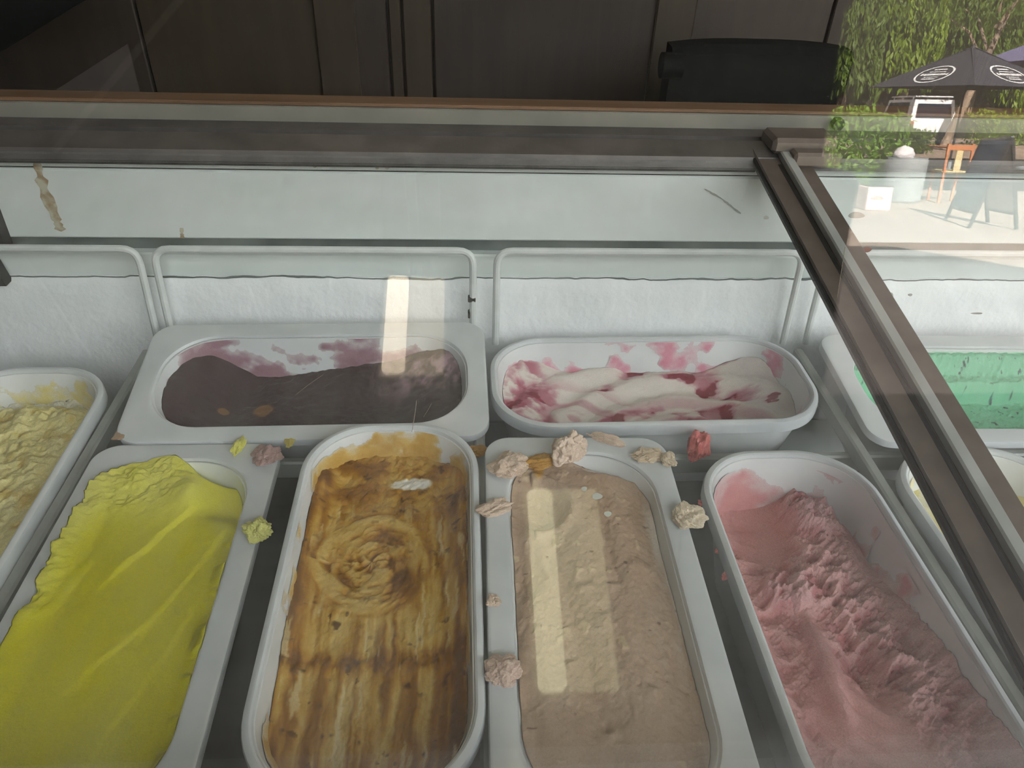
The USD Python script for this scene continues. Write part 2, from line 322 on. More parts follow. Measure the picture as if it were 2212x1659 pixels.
# dirt on the glass
def pane_at(px, py):
    n = np.array([0, -1.0, TP]); d = ray(px, py); t = ((np.array([0, .165, .95]) - CAM) @ n) / (d @ n); return CAM + d * t
m_scratch = pm('scratch', (120, 112, 100), .8); PN0 = np.array([0, 1.0, -TP])
def lid_at(px, py, off=.0006):
    n = np.array([0, -SL, 1.0]); d = ray(px, py); t = ((np.array([0, .8, 1.060 + off]) - CAM) @ n) / (d @ n); return CAM + d * t
for px, py, w, h, mt in ((1873, 539, 10, 6, m_spot), (1922, 640, 8, 9, m_smudge), (1690, 375, 5, 6, m_smudge), (1655, 470, 6, 4, m_smudge), (1895, 428, 14, 4, m_smudge), (1850, 465, 18, 7, m_smudge), (2110, 677, 13, 2, m_smudge), (1966, 637, 5, 3, m_smudge), (1290, 1072, 11, 7, m_dot), (1313, 1110, 8, 6, m_dot), (1262, 1056, 6, 5, m_dot)):
    c = lid_at(px, py); ex = lid_at(px + w, py) - c; ey = lid_at(px, py - h) - c; a = np.arange(14) * 2 * PI / 14
    rr = 1 + .08 * np.sin(3 * a + px); V = np.vstack([c, c + (rr * np.cos(a))[:, None] * ex + (rr * np.sin(a))[:, None] * ey])
    fpart('spot', trimesh.Trimesh(V, [(0, 1 + i, 1 + (i + 1) % 14) for i in range(14)], process=False), mt)

for pts in (((900, 862), (896, 895), (890, 930)), ((932, 869), (924, 884), (915, 898)), ((1823, 532), (1814, 590), (1806, 640)), ((640, 850), (668, 828), (700, 806))):
    P = np.array([pane_at(*p) - PN0 * .0008 for p in pts]); fpart('scratch', tube(P, .00009, 4), m_scratch)
# wire guards standing in front of the frost
def wire_guard(x0, x1, label, lean=0.0):
    t = thing('wire_guard', label, 'wire guard', 'white wire guards behind the rear tubs')
    P = arc_path([(x0 + lean, .768, .835), (x0, .781, .9535), (x1, .781, .9535), (x1 - lean, .768, .835)], .018)
    return obj('wire', tube(P, .0042, 10), m_wire, t), t
gl = lambda px, z=.9535: at_y(px, 541, .781)[0]
wire_guard(gl(-420), gl(296), 'white wire guard at the left end, before the bare frosted wall')
w2, t2 = wire_guard(gl(330), gl(1022), 'white wire guard with chipped right leg, above the purple tub')
wire_guard(gl(1074), gl(1738), 'white wire guard with brown specks on top, above the raspberry ripple tub')
wire_guard(gl(1790), gl(2480), 'white wire guard behind the bar, above the mint tub')
for py, h in ((645, 9), (678, 12)):
    c = at_y(1020, py, .775); obj('chip', tf(box(-.0045, .0045, -.0046, .0046, -h * .00035, h * .00035, .001), np.eye(3), c + [-.0005, 0, 0]), m_chip, t2)

# ------------------------------------------------------------------ tubs
TD = .115
AW, AL, BW, BL = .0875, .185, .0835, .18
A_IN, B_IN = (.0665, .163, .056), (.0755, .172, .058)                # inner opening: half width, half length, corner radius
TAPER = .20
def make_tub(kind, sx=1.0):
    W, L, (iw, il, ir) = (AW, AL, A_IN) if kind == 'A' else (BW, BL, B_IN)
    h = TD
    if kind == 'A':
        rim = loft([(W - .0015, L - .0015, .024, h - .010), (W, L, .025, h - .009), (W, L, .025, h - .003), (W - .0008, L - .0008, .024, h - .0008), (W - .003, L - .003, .023, h),
                    (iw + .004, il + .004, ir + .002, h), (iw + .0012, il + .0012, ir, h - .0008), (iw, il, ir, h - .0035), (iw + .002, il + .002, ir, h - .005), (W - .003, L - .003, .022, h - .003)], loop=True)
    else:
        rim = loft([(W - .0015, L - .0015, .064, h - .015), (W, L, .065, h - .014), (W, L, .065, h - .004), (W - .001, L - .001, .064, h - .0012), (W - .0035, L - .0035, .062, h), (W - .0055, L - .0055, .06, h),
                    (iw + .0008, il + .0008, ir, h - .001), (iw, il, ir, h - .004), (iw + .002, il + .002, ir, h - .006), (W - .003, L - .003, .062, h - .005)], loop=True)
    def wl(z, o=0): k = (h - z) * TAPER; return (iw - k + o, il - k + o, ir - k * .5 + o, z)
    body = loft([(wl(.003)[0] - .005, wl(.003)[1] - .005, .03, 0), wl(.006, .0022), wl(h * .4, .0022), wl(h - .0055, .0022), wl(h - .0045, .0015), wl(h - .0045), wl(h * .75), wl(h * .5), wl(h * .25), wl(.008), (wl(.003)[0] - .006, wl(.003)[1] - .006, .03, .003)], close0=True, close1=True)
    body.fix_normals(); rim.fix_normals()
    return rim, body
def euler(yaw, tilt, roll): return rot('z', yaw) @ rot('x', tilt) @ rot('y', roll)
TUBS = {  # name: (kind, rear?, centre of the rim plane, yaw, tilt, roll, width scale)
    'purple': ('A', 1, (-.1603, .6640, .8630), 1.0, 9.0, 0.0, 1),
    'ripple': ('B', 1, (.2087, .6720, .8559), .6, .1, -.4, 1),
    'mint': ('A', 1, (.6010, .6490, .8590), .1, 6.0, 0.8, 1),
    'lemon': ('A', 0, (-.2637, .3882, .8500), .6, -.1, .6, 1),
    'caramel': ('B', 0, (-.0680, .3990, .8680), .15, .6, 0, .975),
    'hazelnut': ('A', 0, (.1040, .3707, .8670), -.8, .6, .1, 1),
    'pink': ('B', 0, (.2962, .3563, .8700), -.16, -.8, -.4, .98),
    'vanilla': ('B', 0, (-.4585, .5240, .8500), .7, .1, 0, 1),
    'passion': ('B', 0, (.5040, .3786, .8500), 1.0, -.2, 0, 1)}
LBL = {'purple': 'white rectangular tub with a wide flat rim, holding purple ice cream, tilted forward', 'ripple': 'white round-cornered tub lying crosswise with raspberry ripple',
       'mint': 'white wide-rimmed tub with mint green ice cream, behind the dark bar', 'lemon': 'white wide-rimmed tub with lemon yellow ice cream', 'caramel': 'narrow white round-cornered tub with brown caramel ice cream',
       'hazelnut': 'white wide-rimmed tub with smooth beige ice cream', 'pink': 'white round-cornered tub with torn pink ice cream', 'vanilla': 'white round-cornered tub with pale yellow ice cream at the left edge', 'passion': 'white round-cornered tub of seeded yellow ice cream, under the dark bar at right'}
GRP = 'white plastic tubs in the freezer'
proto, FRAME = {}, {}
for nm, (kind, rear, c, yaw, tilt, roll, ws) in TUBS.items():
    R3 = euler(yaw, tilt, roll); FRAME[nm] = mat4(R3, c)
    Rt = R3 @ (rot('z', 90) if rear else np.eye(3)) @ np.diag([ws, 1, 1])
    M = mat4(Rt, np.array(c) - R3 @ [0, 0, TD])
    if kind not in proto:
        rim, body = make_tub(kind)
        t = thing('ice_cream_tub' if kind == 'A' else 'round_cornered_tub', LBL[nm], 'tub', GRP, M); proto[kind] = t
        obj('tub_body', body, m_tub, t); obj('rim', rim, m_tub_rim, t)
    else: dup(proto[kind], M, label=LBL[nm], group=GRP)

# ------------------------------------------------------------------ ice cream
def gelato(nm, name, label, fn, mat, step=.001, ylo=None):
    """height field in the tub's own frame, closed down to the tub bottom. fn(x, y, hw, hl) -> z (0 = rim), colour (sRGB)"""
    kind, rear, c, yaw, tilt, roll, ws = TUBS[nm]; iw, il, ir = A_IN if kind == 'A' else B_IN
    iw *= ws
    if rear: hw, hl = il, iw
    else: hw, hl = iw, il
    ny, nx = int(2 * hl / step), int(2 * hw / step)
    yv = np.linspace(-hl, hl, ny); d = np.maximum(np.abs(yv) - (hl - ir), 0); half = hw - ir + np.sqrt(np.maximum(ir * ir - d * d, 0)); half = np.maximum(half, hw - ir * .995)
    u = np.linspace(-1, 1, nx); X = u[None, :] * half[:, None]; Y = np.repeat(yv[:, None], nx, 1)
    Z, C = fn(X, Y, hw, hl)
    k = np.where(Z < 0, Z * TAPER - .0003, Z * .9 + .0)
    sx, sy = 1 + k / hw, 1 + k / hl
    X, Y = X * sx, Y * sy
    V = np.stack([X, Y, Z], -1).reshape(-1, 3); C = lin(np.clip(C, 0, 255)).reshape(-1, 3)
    idx = np.arange(ny * nx).reshape(ny, nx); q = np.stack([idx[:-1, :-1], idx[:-1, 1:], idx[1:, 1:], idx[1:, :-1]], -1).reshape(-1, 4)
    F = np.vstack([q[:, [0, 1, 2]], q[:, [0, 2, 3]]])
    loop = np.concatenate([idx[0, :], idx[1:, -1], idx[-1, -2::-1], idx[-2:0:-1, 0]]); m = len(loop); n0 = len(V)
    zb_ = -TD + .004; kb = zb_ * TAPER - .0012; base = V[loop].copy(); kk = k.reshape(-1)[loop]
    base[:, 0] *= (1 + kb / hw) / (1 + kk / hw); base[:, 1] *= (1 + kb / hl) / (1 + kk / hl); base[:, 2] = zb_
    V = np.vstack([V, base, [[0, 0, zb_]]]); C = np.vstack([C, C[loop], C[loop].mean(0)[None]])
    a = np.arange(m); b = (a + 1) % m
    F = np.vstack([F, np.column_stack([loop[a], n0 + a, n0 + b]), np.column_stack([loop[a], n0 + b, loop[b]]), np.column_stack([np.full(m, n0 + m), n0 + b, n0 + a])])
    return obj(name, (V, F), mat, col=C, M=FRAME[nm], label=label, category='ice cream')
def mixc(a, b, t): return np.asarray(a, float) * (1 - t[..., None]) + np.asarray(b, float) * t[..., None]
def local(nm, px, py, z):
    """point of tub nm's frame seen at a pixel, on the plane z of that frame"""
    M = np.linalg.inv(FRAME[nm]); o = M[:3, :3] @ CAM + M[:3, 3]; d = M[:3, :3] @ ray(px, py); return (o + d * (z - o[2]) / d[2])[:2]

def f_lemon(x, y, hw, hl):
    edge = np.minimum(hw - np.abs(x), hl - y)
    p, q = local('lemon', 174, 1426, -.006), local('lemon', 440, 1085, -.006); d = (q - p) / np.linalg.norm(q - p)
    s = (x - p[0]) * d[1] - (y - p[1]) * d[0]                        # across the spatula strokes
    along = (x - p[0]) * d[0] + (y - p[1]) * d[1]
    s = s + .008 * (fbm(x, y, 9, 2) - .5) + .003 * (fbm(x, y, 40, 3) - .5) + .06 * np.maximum(along - .02, 0) ** 2
    z = -.007 + .007 * sstep(.04, -.05, x)
    for (p0, p1, amp) in (((263, 1240), (470, 1055), .0030), ((150, 1500), (330, 1345), .0013), ((330, 1350), (500, 1130), .0017), ((205, 1640), (440, 1290), .0012), ((20, 1450), (200, 1225), .0016)):
        A, B = local('lemon', *p0, -.006), local('lemon', *p1, -.006); e = (B - A) / np.linalg.norm(B - A); L = np.linalg.norm(B - A)
        sd = (x - A[0]) * e[1] - (y - A[1]) * e[0] + .010 * (fbm(x, y, 20, 15) - .5) + .004 * (fbm(x, y, 70, 16) - .5); al = ((x - A[0]) * e[0] + (y - A[1]) * e[1]) / L
        z += amp * (sstep(-.0015, .004, -sd) * np.exp(np.minimum(sd, 0) / .030) - .25) * sstep(-.25, .1, al) * sstep(1.15, .85, al)
    z += .005 * (fbm(x, y, 16, 4) - .5)
    back = sstep(.075, .13, y + .025 * (fbm(x, y, 25, 8) - .5))
    z += back * (.004 - .016 * sstep(.0, .05, x))
    pk = local('lemon', 414, 1048, .0); hx = local('lemon', 500, 1085, .0)
    lump = np.exp(-(((x - pk[0]) / .011) ** 2 + ((y - pk[1] + .004) / .016) ** 2)); z += .008 * lump
    z -= .010 * np.exp(-(((x - hx[0]) / .026) ** 2 + ((y - hx[1] - .010) / .016) ** 2))
    rough = np.clip(back * sstep(.03, -.03, x) * 1.2 + sstep(.020, .004, hw + x) * sstep(-.06, .02, y) + .6 * sstep(.008, 0, hw - x) * sstep(.08, .04, y), 0, 1)
    z += rough * (.012 * (fbm(x, y, 60, 11) - .5) + .006 * (fbm(x, y, 200, 12) - .5))
    z += .0008 * (fbm(x, y, 260, 13) - .5)
    z += .006 * sstep(.022, .0, hw + x)
    z -= .018 * sstep(.020, 0, hl - y) * sstep(-.01, .02, x)
    z += .008 * sstep(.010, .0, hw - x) * sstep(.42, .62, fbm(x * .3, y, 60, 17)) * sstep(.075, .05, y)
    z = np.where((hw - x < .004), np.minimum(z, .004), z)
    t = fbm(x, y, 30, 21)
    c = mixc((198, 190, 6), (206, 198, 16), t)
    c = mixc(c, (224, 219, 96), .75 * sstep(.02, .12, y)); c = mixc(c, (228, 224, 120), np.clip(rough * .6 + .3 * lump, 0, 1))
    return z, c
def ramp3(v, stops):
    xs_ = [p for p, _ in stops]; return np.stack([np.interp(v, xs_, [c[i] for _, c in stops]) for i in range(3)], -1)
def f_caramel(x, y, hw, hl):
    cx, cy = local('caramel', 800, 1215, -.032); dx, dy = x - cx, y - cy
    dx, dy = dx + .007 * (fbm(x, y, 45, 30) - .5), dy + .007 * (fbm(x, y, 45, 29) - .5)
    r = np.hypot(dx, dy * .92); th = np.arctan2(dy, dx)
    inside = sstep(.064, .044, r + .018 * (fbm(x, y, 30, 28) - .5))
    arcs = meshkit.fbm(np.stack([r * 120 + .55 * th, np.cos(th) * 1.3 + 4.2, np.sin(th) * 1.3 + 1.7], -1), 5, 78)
    wx = x + .012 * (fbm(x, y, 22, 31) - .5) + .006 * (fbm(x, y, 80, 35) - .5)
    streak = .55 * fbm(wx * 3.0, y * .45 + .3 * wx, 30, 34, 6) + .45 * fbm(wx * 6.5, y * .6, 34, 24, 5); clump = fbm(x, y, 60, 36, 5)
    back = sstep(.075, .115, y + .02 * (fbm(x, y, 25, 40) - .5))
    v = inside * (.10 + 1.25 * sstep(.36, .74, arcs) * (.45 + .75 * fbm(x, y, 30, 37))) + (1 - inside) * ((1 - back) * sstep(.33, .66, streak) + back * (.30 + .75 * sstep(.35, .68, clump)))
    lx, ly = x - cx, y - cy
    v = v + .75 * np.exp(-(((lx - .030) / .011) ** 2 + ((ly + .016) / .022) ** 2)) + .35 * np.exp(-(((lx + .03) / .008) ** 2 + ((ly - .012) / .02) ** 2))
    bl = local('caramel', 800, 1440, -.034)[1]; band = np.exp(-((y - bl - .012 * (fbm(x, y * 0, 30, 41) - .5)) / .009) ** 2); v = v + band * (fbm(x, y, 90, 38) * 1.6 - .3)
    edge = hw - np.abs(x); v = v + .7 * sstep(.018, .006, edge) * sstep(.35, .6, fbm(x * 3, y * .3, 40, 39))
    v = v + .35 * (fbm(x, y, 170, 42, 3) - .5)
    c = ramp3(v, ((0, (214, 184, 112)), (.35, (198, 158, 74)), (.7, (174, 124, 36)), (1.0, (144, 96, 20)), (1.4, (116, 74, 16))))
    c = mixc(c, (74, 46, 18), sstep(.64, .72, fbm(x, y, 140, 44)) * sstep(.4, .6, clump) * .7 * (1 - .6 * inside))
    wh = sstep(.64, .72, fbm(wx * 3.5, y * .35, 60, 43, 4)) * (1 - inside) * (1 - back); c = mixc(c, (228, 212, 172), wh * .65)
    ice = np.exp(-(((x - .018) / .026) ** 2 + ((y - .128) / .010) ** 2)); c = mixc(c, (238, 234, 224), sstep(.40, .62, ice * (.35 + 1.1 * fbm(x, y, 55, 45))))
    z = -.030 - .006 * sstep(-.02, -.16, y) - .004 * np.exp(-(r / .040) ** 2) + .0032 * (1 - np.clip(v, 0, 1)) * inside
    z += .012 * sstep(.022, 0, edge) + .004 * (1 - inside) * (1 - back) * (streak - .5) * 3 * (1 - .0)
    z += band * .008 * (fbm(x, y, 120, 47) - .4) + back * (.012 * (clump - .5) + .006 * (fbm(x, y, 150, 48) - .5))
    z += .0030 * (fbm(x, y, 110, 49) - .5) + .0016 * (fbm(x, y, 380, 50) - .5)
    return z, c
def f_hazelnut(x, y, hw, hl):
    z = -.006 - .010 * sstep(.02, .064, x) + .004 * sstep(-.02, -.066, x)
    z += (.0026 * np.abs(np.sin(x * 62 + .8 * np.sin(y * 10) + 2.2 * fbm(x, y * .3, 14, 60))) - .002) * sstep(.13, .05, y) + .0022 * (fbm(x * 1.6, y * .5, 90, 59) - .5)
    z += .003 * (fbm(x, y, 18, 61) - .5)
    arcx, arcy = local('hazelnut', 1150, 1090, -.006)
    r = np.hypot(x - arcx, (y - arcy)); z += -.008 * np.exp(-(r / .030) ** 4) + .004 * np.exp(-((r - .034) / .005) ** 2) * (x > arcx)
    r2x, r2y = local('hazelnut', 1120, 1235, -.006); r2 = np.hypot(x - r2x + .01, y - r2y); z += -.006 * np.exp(-(r2 / .030) ** 4)
    z -= .014 * sstep(.138, .163, y) * sstep(-.02, .02, x)
    crumb = sstep(.70, .78, fbm(x, y, 70, 66))
    for px, py, w in ((1395, 1215, .010), (1305, 1340, .008), (1320, 1265, .004), (1230, 1435, .004), (1415, 1490, .005), (1315, 1590, .005), (1260, 1270, .006)):
        a, b = local('hazelnut', px, py, -.006); g = np.exp(-((x - a) ** 2 + (y - b) ** 2) / w ** 2); z += .0030 * g * (.4 + fbm(x, y, 200, 67)) - .0022 * np.exp(-((x - a) ** 2 + (y - b - w * 1.1) ** 2) / (w * .8) ** 2)
    z += .0012 * crumb + .0022 * (fbm(x, y, 150, 65) - .5) + .0018 * (fbm(x, y, 380, 68) - .5)
    c = mixc((184, 156, 132), (192, 165, 142), fbm(x, y, 40, 69))
    c = mixc(c, (180, 152, 128), sstep(.5, .75, fbm(x, y * .6, 60, 58)) * .5); c = mixc(c, (216, 194, 156), crumb * .6); c = mixc(c, (96, 76, 62), sstep(.86, .90, fbm(x * 1.0, y * 1.8, 105, 70, 2)) * .7)
    a, b = local('hazelnut', 1160, 1010, -.004); c = mixc(c, (190, 140, 48), sstep(.45, .75, np.exp(-((x - a) ** 2 / .008 ** 2 + (y - b) ** 2 / .020 ** 2)) * (.6 + .8 * fbm(x, y, 90, 71))))
    ib = sstep(.145, .160, y) * sstep(.005, .02, x); c = mixc(c, (236, 238, 240), ib * .8)
    rs = sstep(.012, .004, hw - x) * sstep(.14, .08, y) * sstep(.35, .6, fbm(x * 2, y * .3, 40, 72)); c = mixc(c, (232, 230, 228), rs * .7)
    ed = sstep(.008, 0, hw - np.abs(x)); z += ed * (.012 * (fbm(x, y, 60, 73) - .42)) * sstep(0.06, -.02, x)
    return z, c
def ridged(x, y, sc, seed, oct=5):
    o = 0; amp = 1
    for k in range(oct): o = o + amp * (1 - np.abs(2 * meshkit.noise(np.stack([x * sc * 2 ** k, y * sc * 2 ** k, np.full_like(x, seed * 3.7 + k)], -1), seed + k) - 1)); amp *= .5
    return o / (2 - .5 ** (oct - 1))
def f_pink(x, y, hw, hl):
    m = lambda px, py, zz=-.035: local('pink', px, py, zz)
    z = -.038 + .020 * sstep(.05, -.17, y) - .010 * sstep(.10, .15, y)
    wob = .012 * (fbm(x, y, 30, 81) - .5)
    g = lambda c, wx, wy, ang=0.0: np.hypot(((x - c[0]) * math.cos(ang) + (y - c[1]) * math.sin(ang)) / wx, (-(x - c[0]) * math.sin(ang) + (y - c[1]) * math.cos(ang)) / wy)
    bowl = g(m(1625, 1120, -.045), .034, .062, -.2); z -= .014 * np.exp(-bowl ** 4)                 # smooth scoop, back left
    bank = np.exp(-g(m(1755, 1085), .026, .034, -.3) ** 4); z += .012 * bank                         # crusty bank to its right
    trough = np.exp(-g(m(1900, 1160), .020, .075, -.15) ** 3); z -= .008 * trough                    # scraped flat along the right wall
    sx = np.interp(y, [m(2010, 1590)[1], m(1900, 1400)[1], m(1800, 1250)[1], m(1745, 1150)[1]], [m(2010, 1590)[0], m(1900, 1400)[0], m(1800, 1250)[0], m(1745, 1150)[0]])
    spine = np.exp(-np.abs((x - sx + wob) / .024) ** 2.4) * sstep(.10, .06, y)
    hole = g(m(1885, 1440, -.03), .016, .034, -.1); z -= .022 * np.exp(-hole ** 3)                   # deep cut beside the spine
    lip = g(m(1785, 1430, -.02), .010, .050, -.1); z += .013 * np.exp(-lip ** 3)                      # rounded curl left of it
    led = m(1700, 1300); slab = np.exp(-g((led[0] + .006, led[1] + .012), .030, .020, .25) ** 8); z += .012 * slab
    scoop = np.exp(-g(m(1850, 1560, -.02), .036, .036, .3) ** 5); rr = np.hypot(x - m(2010, 1330)[0], y - m(2010, 1330)[1])
    z += scoop * (.004 * np.abs(np.sin(rr * 165)) - .004)
    front = np.exp(-g(m(2060, 1640, -.02), .040, .05, .3) ** 4)
    smooth = np.clip(np.exp(-bowl ** 6) + scoop + np.exp(-lip ** 6) + trough * .8 + .7 * front, 0, 1)
    rough = np.clip((.45 + spine + .7 * bank + .4 * slab) * (1 - smooth), 0, 1)
    u, v = x * .8 + y * .6, y * .8 - x * .6
    st = ridged(u, v * 1.9, 38, 83); st2 = ridged(x, y, 95, 86)
    z += rough * (.022 * (st - .62) + .010 * (st2 - .6) + .0035 * (fbm(x, y, 330, 85, 3) - .5))
    z += spine * .012 * (fbm(x, y, 60, 86) - .25) * (1 - smooth)
    z += .012 * sstep(.020, 0, hw - x) * sstep(.10, -.02, y) + .014 * sstep(.012, 0, hw + x) * (.2 + fbm(x, y, 70, 87)) * sstep(.12, .07, y) + .004 * (fbm(x, y, 25, 88) - .5) + .0007 * (fbm(x, y, 300, 80) - .5)
    z = np.minimum(z, -.003)
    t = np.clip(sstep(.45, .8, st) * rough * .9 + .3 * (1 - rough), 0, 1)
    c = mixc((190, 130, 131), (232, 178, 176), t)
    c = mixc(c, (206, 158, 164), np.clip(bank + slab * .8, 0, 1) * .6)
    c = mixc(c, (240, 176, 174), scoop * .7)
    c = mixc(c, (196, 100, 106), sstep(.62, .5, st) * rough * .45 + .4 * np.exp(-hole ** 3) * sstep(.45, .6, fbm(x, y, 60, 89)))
    return z, c
def f_purple(x, y, hw, hl):
    w = .010 * (fbm(x, y, 20, 91) - .5)
    z = -.052 + .026 * sstep(.07, .16, x + w) + .018 * sstep(.0, .07, y + w) * sstep(-.05, .10, x) + .036 * sstep(-.09, -.165, x - .3 * y)
    z += .010 * (fbm(x, y, 24, 93) - .5) + .005 * (fbm(x, y, 70, 92) - .5) + .0025 * (fbm(x, y, 180, 94) - .5)
    rough = sstep(.05, .12, x) * sstep(-.02, .04, y); z += rough * .006 * (fbm(x, y * 2.0, 70, 95) - .5)
    z = np.minimum(z, -.006)
    c = mixc((62, 46, 48), (78, 60, 63), fbm(x, y, 30, 96)); c = mixc(c, (190, 158, 168), rough * sstep(.4, .7, fbm(x, y, 80, 97)) * .9)
    for px, py, s in ((560, 885, .014), (470, 895, .006)):
        a, b = local('purple', px, py, -.05); c = mixc(c, (150, 108, 66), sstep(.35, .6, np.exp(-((x - a) ** 2 + (y - b) ** 2) / s ** 2) * (.5 + fbm(x, y, 70, 98))) * .8)
    return z, c
def f_ripple(x, y, hw, hl):
    wx, wy = x + .03 * (fbm(x, y, 16, 101) - .5), y + .026 * (fbm(x, y, 18, 102) - .5)
    a = local('ripple', 1240, 905, -.05); b = local('ripple', 1500, 960, -.05)
    r1 = np.hypot(wx - a[0], (wy - a[1]) * 1.2); r2 = np.hypot(wx - b[0], (wy - b[1]) * 1.3)
    sw = np.maximum(sstep(.45, .9, .5 + .5 * np.sin(r1 / .0058 + 1.5)) * sstep(.085, .05, r1), sstep(.5, .95, .5 + .5 * np.sin(r2 / .0075 + 1)) * sstep(.15, .06, r2))
    patch = sstep(.50, .66, fbm(x * .8, y * 1.6, 30, 103, 5))
    dark = np.clip(sw * .55 * (.3 + fbm(x, y, 30, 104)) + patch * .75 + .8 * sstep(-.105, -.135, x) * sstep(.42, .62, fbm(x, y, 60, 108)), 0, 1)
    dark *= sstep(0.165, .13, x)
    z = -.052 + .020 * sstep(.075, .165, np.abs(x)) + .012 * sstep(.02, .07, y) + .004 * (fbm(x, y, 30, 105) - .5) - .003 * dark + .002 * (fbm(x, y, 140, 106) - .5) + .003 * np.sin(r2 / .0075)
    c = mixc((226, 216, 208), (170, 84, 106), dark); c = mixc(c, (138, 40, 62), sstep(.62, .8, patch * fbm(x, y, 60, 107) * 1.7))
    return z, c
def f_mint(x, y, hw, hl):
    ledge = sstep(.004, .014, y - .020 + .012 * (fbm(x, y, 20, 111) - .5) - .10 * np.minimum(x + .05, 0) * -1 * 0)
    z = -.050 + .026 * ledge + .020 * sstep(.04, .07, y) + .004 * (fbm(x, y, 30, 112) - .5) + .0025 * (fbm(x, y, 110, 113) - .5) + .014 * sstep(-.115, -.15, x)
    z = np.minimum(z, -.008)
    z = z + .004 * (fbm(x, y, 200, 117) - .5); c = mixc((106, 184, 146), (134, 206, 168), fbm(x, y, 70, 114, 5)); chips = sstep(.66, .73, fbm(x, y, 170, 115, 3)) * sstep(.3, .5, fbm(x, y, 25, 116)) ; c = mixc(c, (34, 52, 66), chips * .85)
    return z, c
def f_vanilla(x, y, hw, hl):
    z = -.018 + .022 * (fbm(x, y, 22, 121) - .5) + .016 * (fbm(x, y, 60, 122) - .5) + .006 * (fbm(x, y, 200, 123) - .5) - .020 * sstep(.12, .165, y)
    c = mixc((226, 212, 140), (236, 226, 170), fbm(x, y, 50, 124)); c = mixc(c, (204, 170, 78), sstep(.5, .78, fbm(x, y, 45, 125, 5)) * .8)
    c = mixc(c, (240, 238, 226), sstep(.13, .16, y) * sstep(.4, .6, fbm(x, y, 50, 126)))
    return z, c
def f_passion(x, y, hw, hl):
    z = -.026 + .008 * (fbm(x, y, 22, 131) - .5) + .003 * (fbm(x, y, 120, 132) - .5) - .014 * sstep(.12, .165, y)
    c = mixc((232, 214, 128), (240, 228, 164), fbm(x, y, 60, 133)); c = mixc(c, (246, 242, 224), sstep(.07, .16, y) * sstep(.4, .6, fbm(x, y, 60, 134)))
    c = mixc(c, (150, 118, 60), sstep(.70, .76, fbm(x, y, 130, 135)) * .7)
    return z, c
gelato('lemon', 'lemon_ice_cream', 'lemon yellow ice cream smoothed in long slanting strokes', f_lemon, m_gel)
gelato('caramel', 'caramel_ice_cream', 'brown and cream swirled caramel ice cream', f_caramel, m_gel)
gelato('hazelnut', 'hazelnut_ice_cream', 'smooth beige ice cream with dark specks, filled to the rim', f_hazelnut, m_gel)
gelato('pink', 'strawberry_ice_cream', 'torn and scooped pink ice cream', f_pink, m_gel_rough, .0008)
gelato('purple', 'berry_ice_cream', 'dull purple ice cream, low in its tub', f_purple, m_gel)
gelato('ripple', 'raspberry_ripple_ice_cream', 'white ice cream with magenta raspberry swirls', f_ripple, m_gel)
gelato('mint', 'mint_ice_cream', 'mint green ice cream with dark chips', f_mint, m_gel)
gelato('vanilla', 'vanilla_ice_cream', 'pale yellow crumbly ice cream at the left edge', f_vanilla, m_gel_rough, .0012)
gelato('passion', 'passion_fruit_ice_cream', 'pale yellow ice cream with small brown seeds, at right under the bar', f_passion, m_gel, .0012)

# smears of ice cream on the inner walls of the tubs (a thin uneven film)
def smear(nm, name, side, top, bot, rgb, rgb2, thr, seed, scale=40):
    kind, rear, *_, ws = TUBS[nm]; iw, il, ir = A_IN if kind == 'A' else B_IN; iw *= ws
    hw, hl = (il, iw) if rear else (iw, il)
    ring = rrect(hw, hl, ir, 40); P = np.vstack([ring, ring[:1]]); s = np.r_[0, np.cumsum(np.linalg.norm(np.diff(P, axis=0), axis=1))]
    n = int(s[-1] / .0012); t = np.linspace(0, s[-1], n); px, py = np.interp(t, s, P[:, 0]), np.interp(t, s, P[:, 1])
    zs_ = np.arange(bot, top, .0012); PX, ZZ = np.meshgrid(np.arange(n), zs_, indexing='ij'); X, Y = px[PX], py[PX]
    msk = fbm(t[PX], ZZ * 1.3, scale, seed, 4) + .22 * ((top - ZZ) / (top - bot) - .5) + side(X / hw, Y / hl)
    k = ZZ * TAPER - .0006 - .0016 * np.clip(msk - thr, 0, .3) / .3
    V = np.stack([X * (1 + k / hw), Y * (1 + k / hl), ZZ], -1).reshape(-1, 3)
    m = len(zs_); idx = PX * m + np.arange(m)[None, :]
    q = np.stack([idx[:-1, :-1], idx[1:, :-1], idx[1:, 1:], idx[:-1, 1:]], -1).reshape(-1, 4); ok = (msk.reshape(-1)[q] > thr).all(1); q = q[ok]
    if not len(q): return
    u, inv = np.unique(q, return_inverse=True); V = V[u]; q = inv.reshape(-1, 4)
    thin = 1 - sstep(.0, .13, msk.reshape(-1)[u] - thr)
    C = lin(mixc(mixc(rgb, rgb2, meshkit.fbm(V * 90, 3, seed)), (224, 224, 224), thin * .75))
    return V, np.vstack([q[:, [0, 2, 1]], q[:, [0, 3, 2]]]), C
def add_smear(nm, prim, *a, **k):
    r = smear(nm, '', *a, **k)
    if r: obj('wall_smear', (r[0], r[1]), m_gel, prim, col=r[2], label='thin smear up the tub wall')
P_ = lambda n: stage.GetPrimAtPath('/World/' + n)
add_smear('caramel', P_('caramel_ice_cream'), lambda x, y: .10 * (y > .6) + .04 * (x > .8), -.003, -.034, (190, 142, 48), (226, 198, 128), .53, 201)
add_smear('purple', P_('berry_ice_cream'), lambda x, y: .04 * (y > .5) - .02 + .16 * sstep(-.62, -.8, x), -.004, -.055, (150, 112, 124), (176, 138, 150), .54, 202, 26)
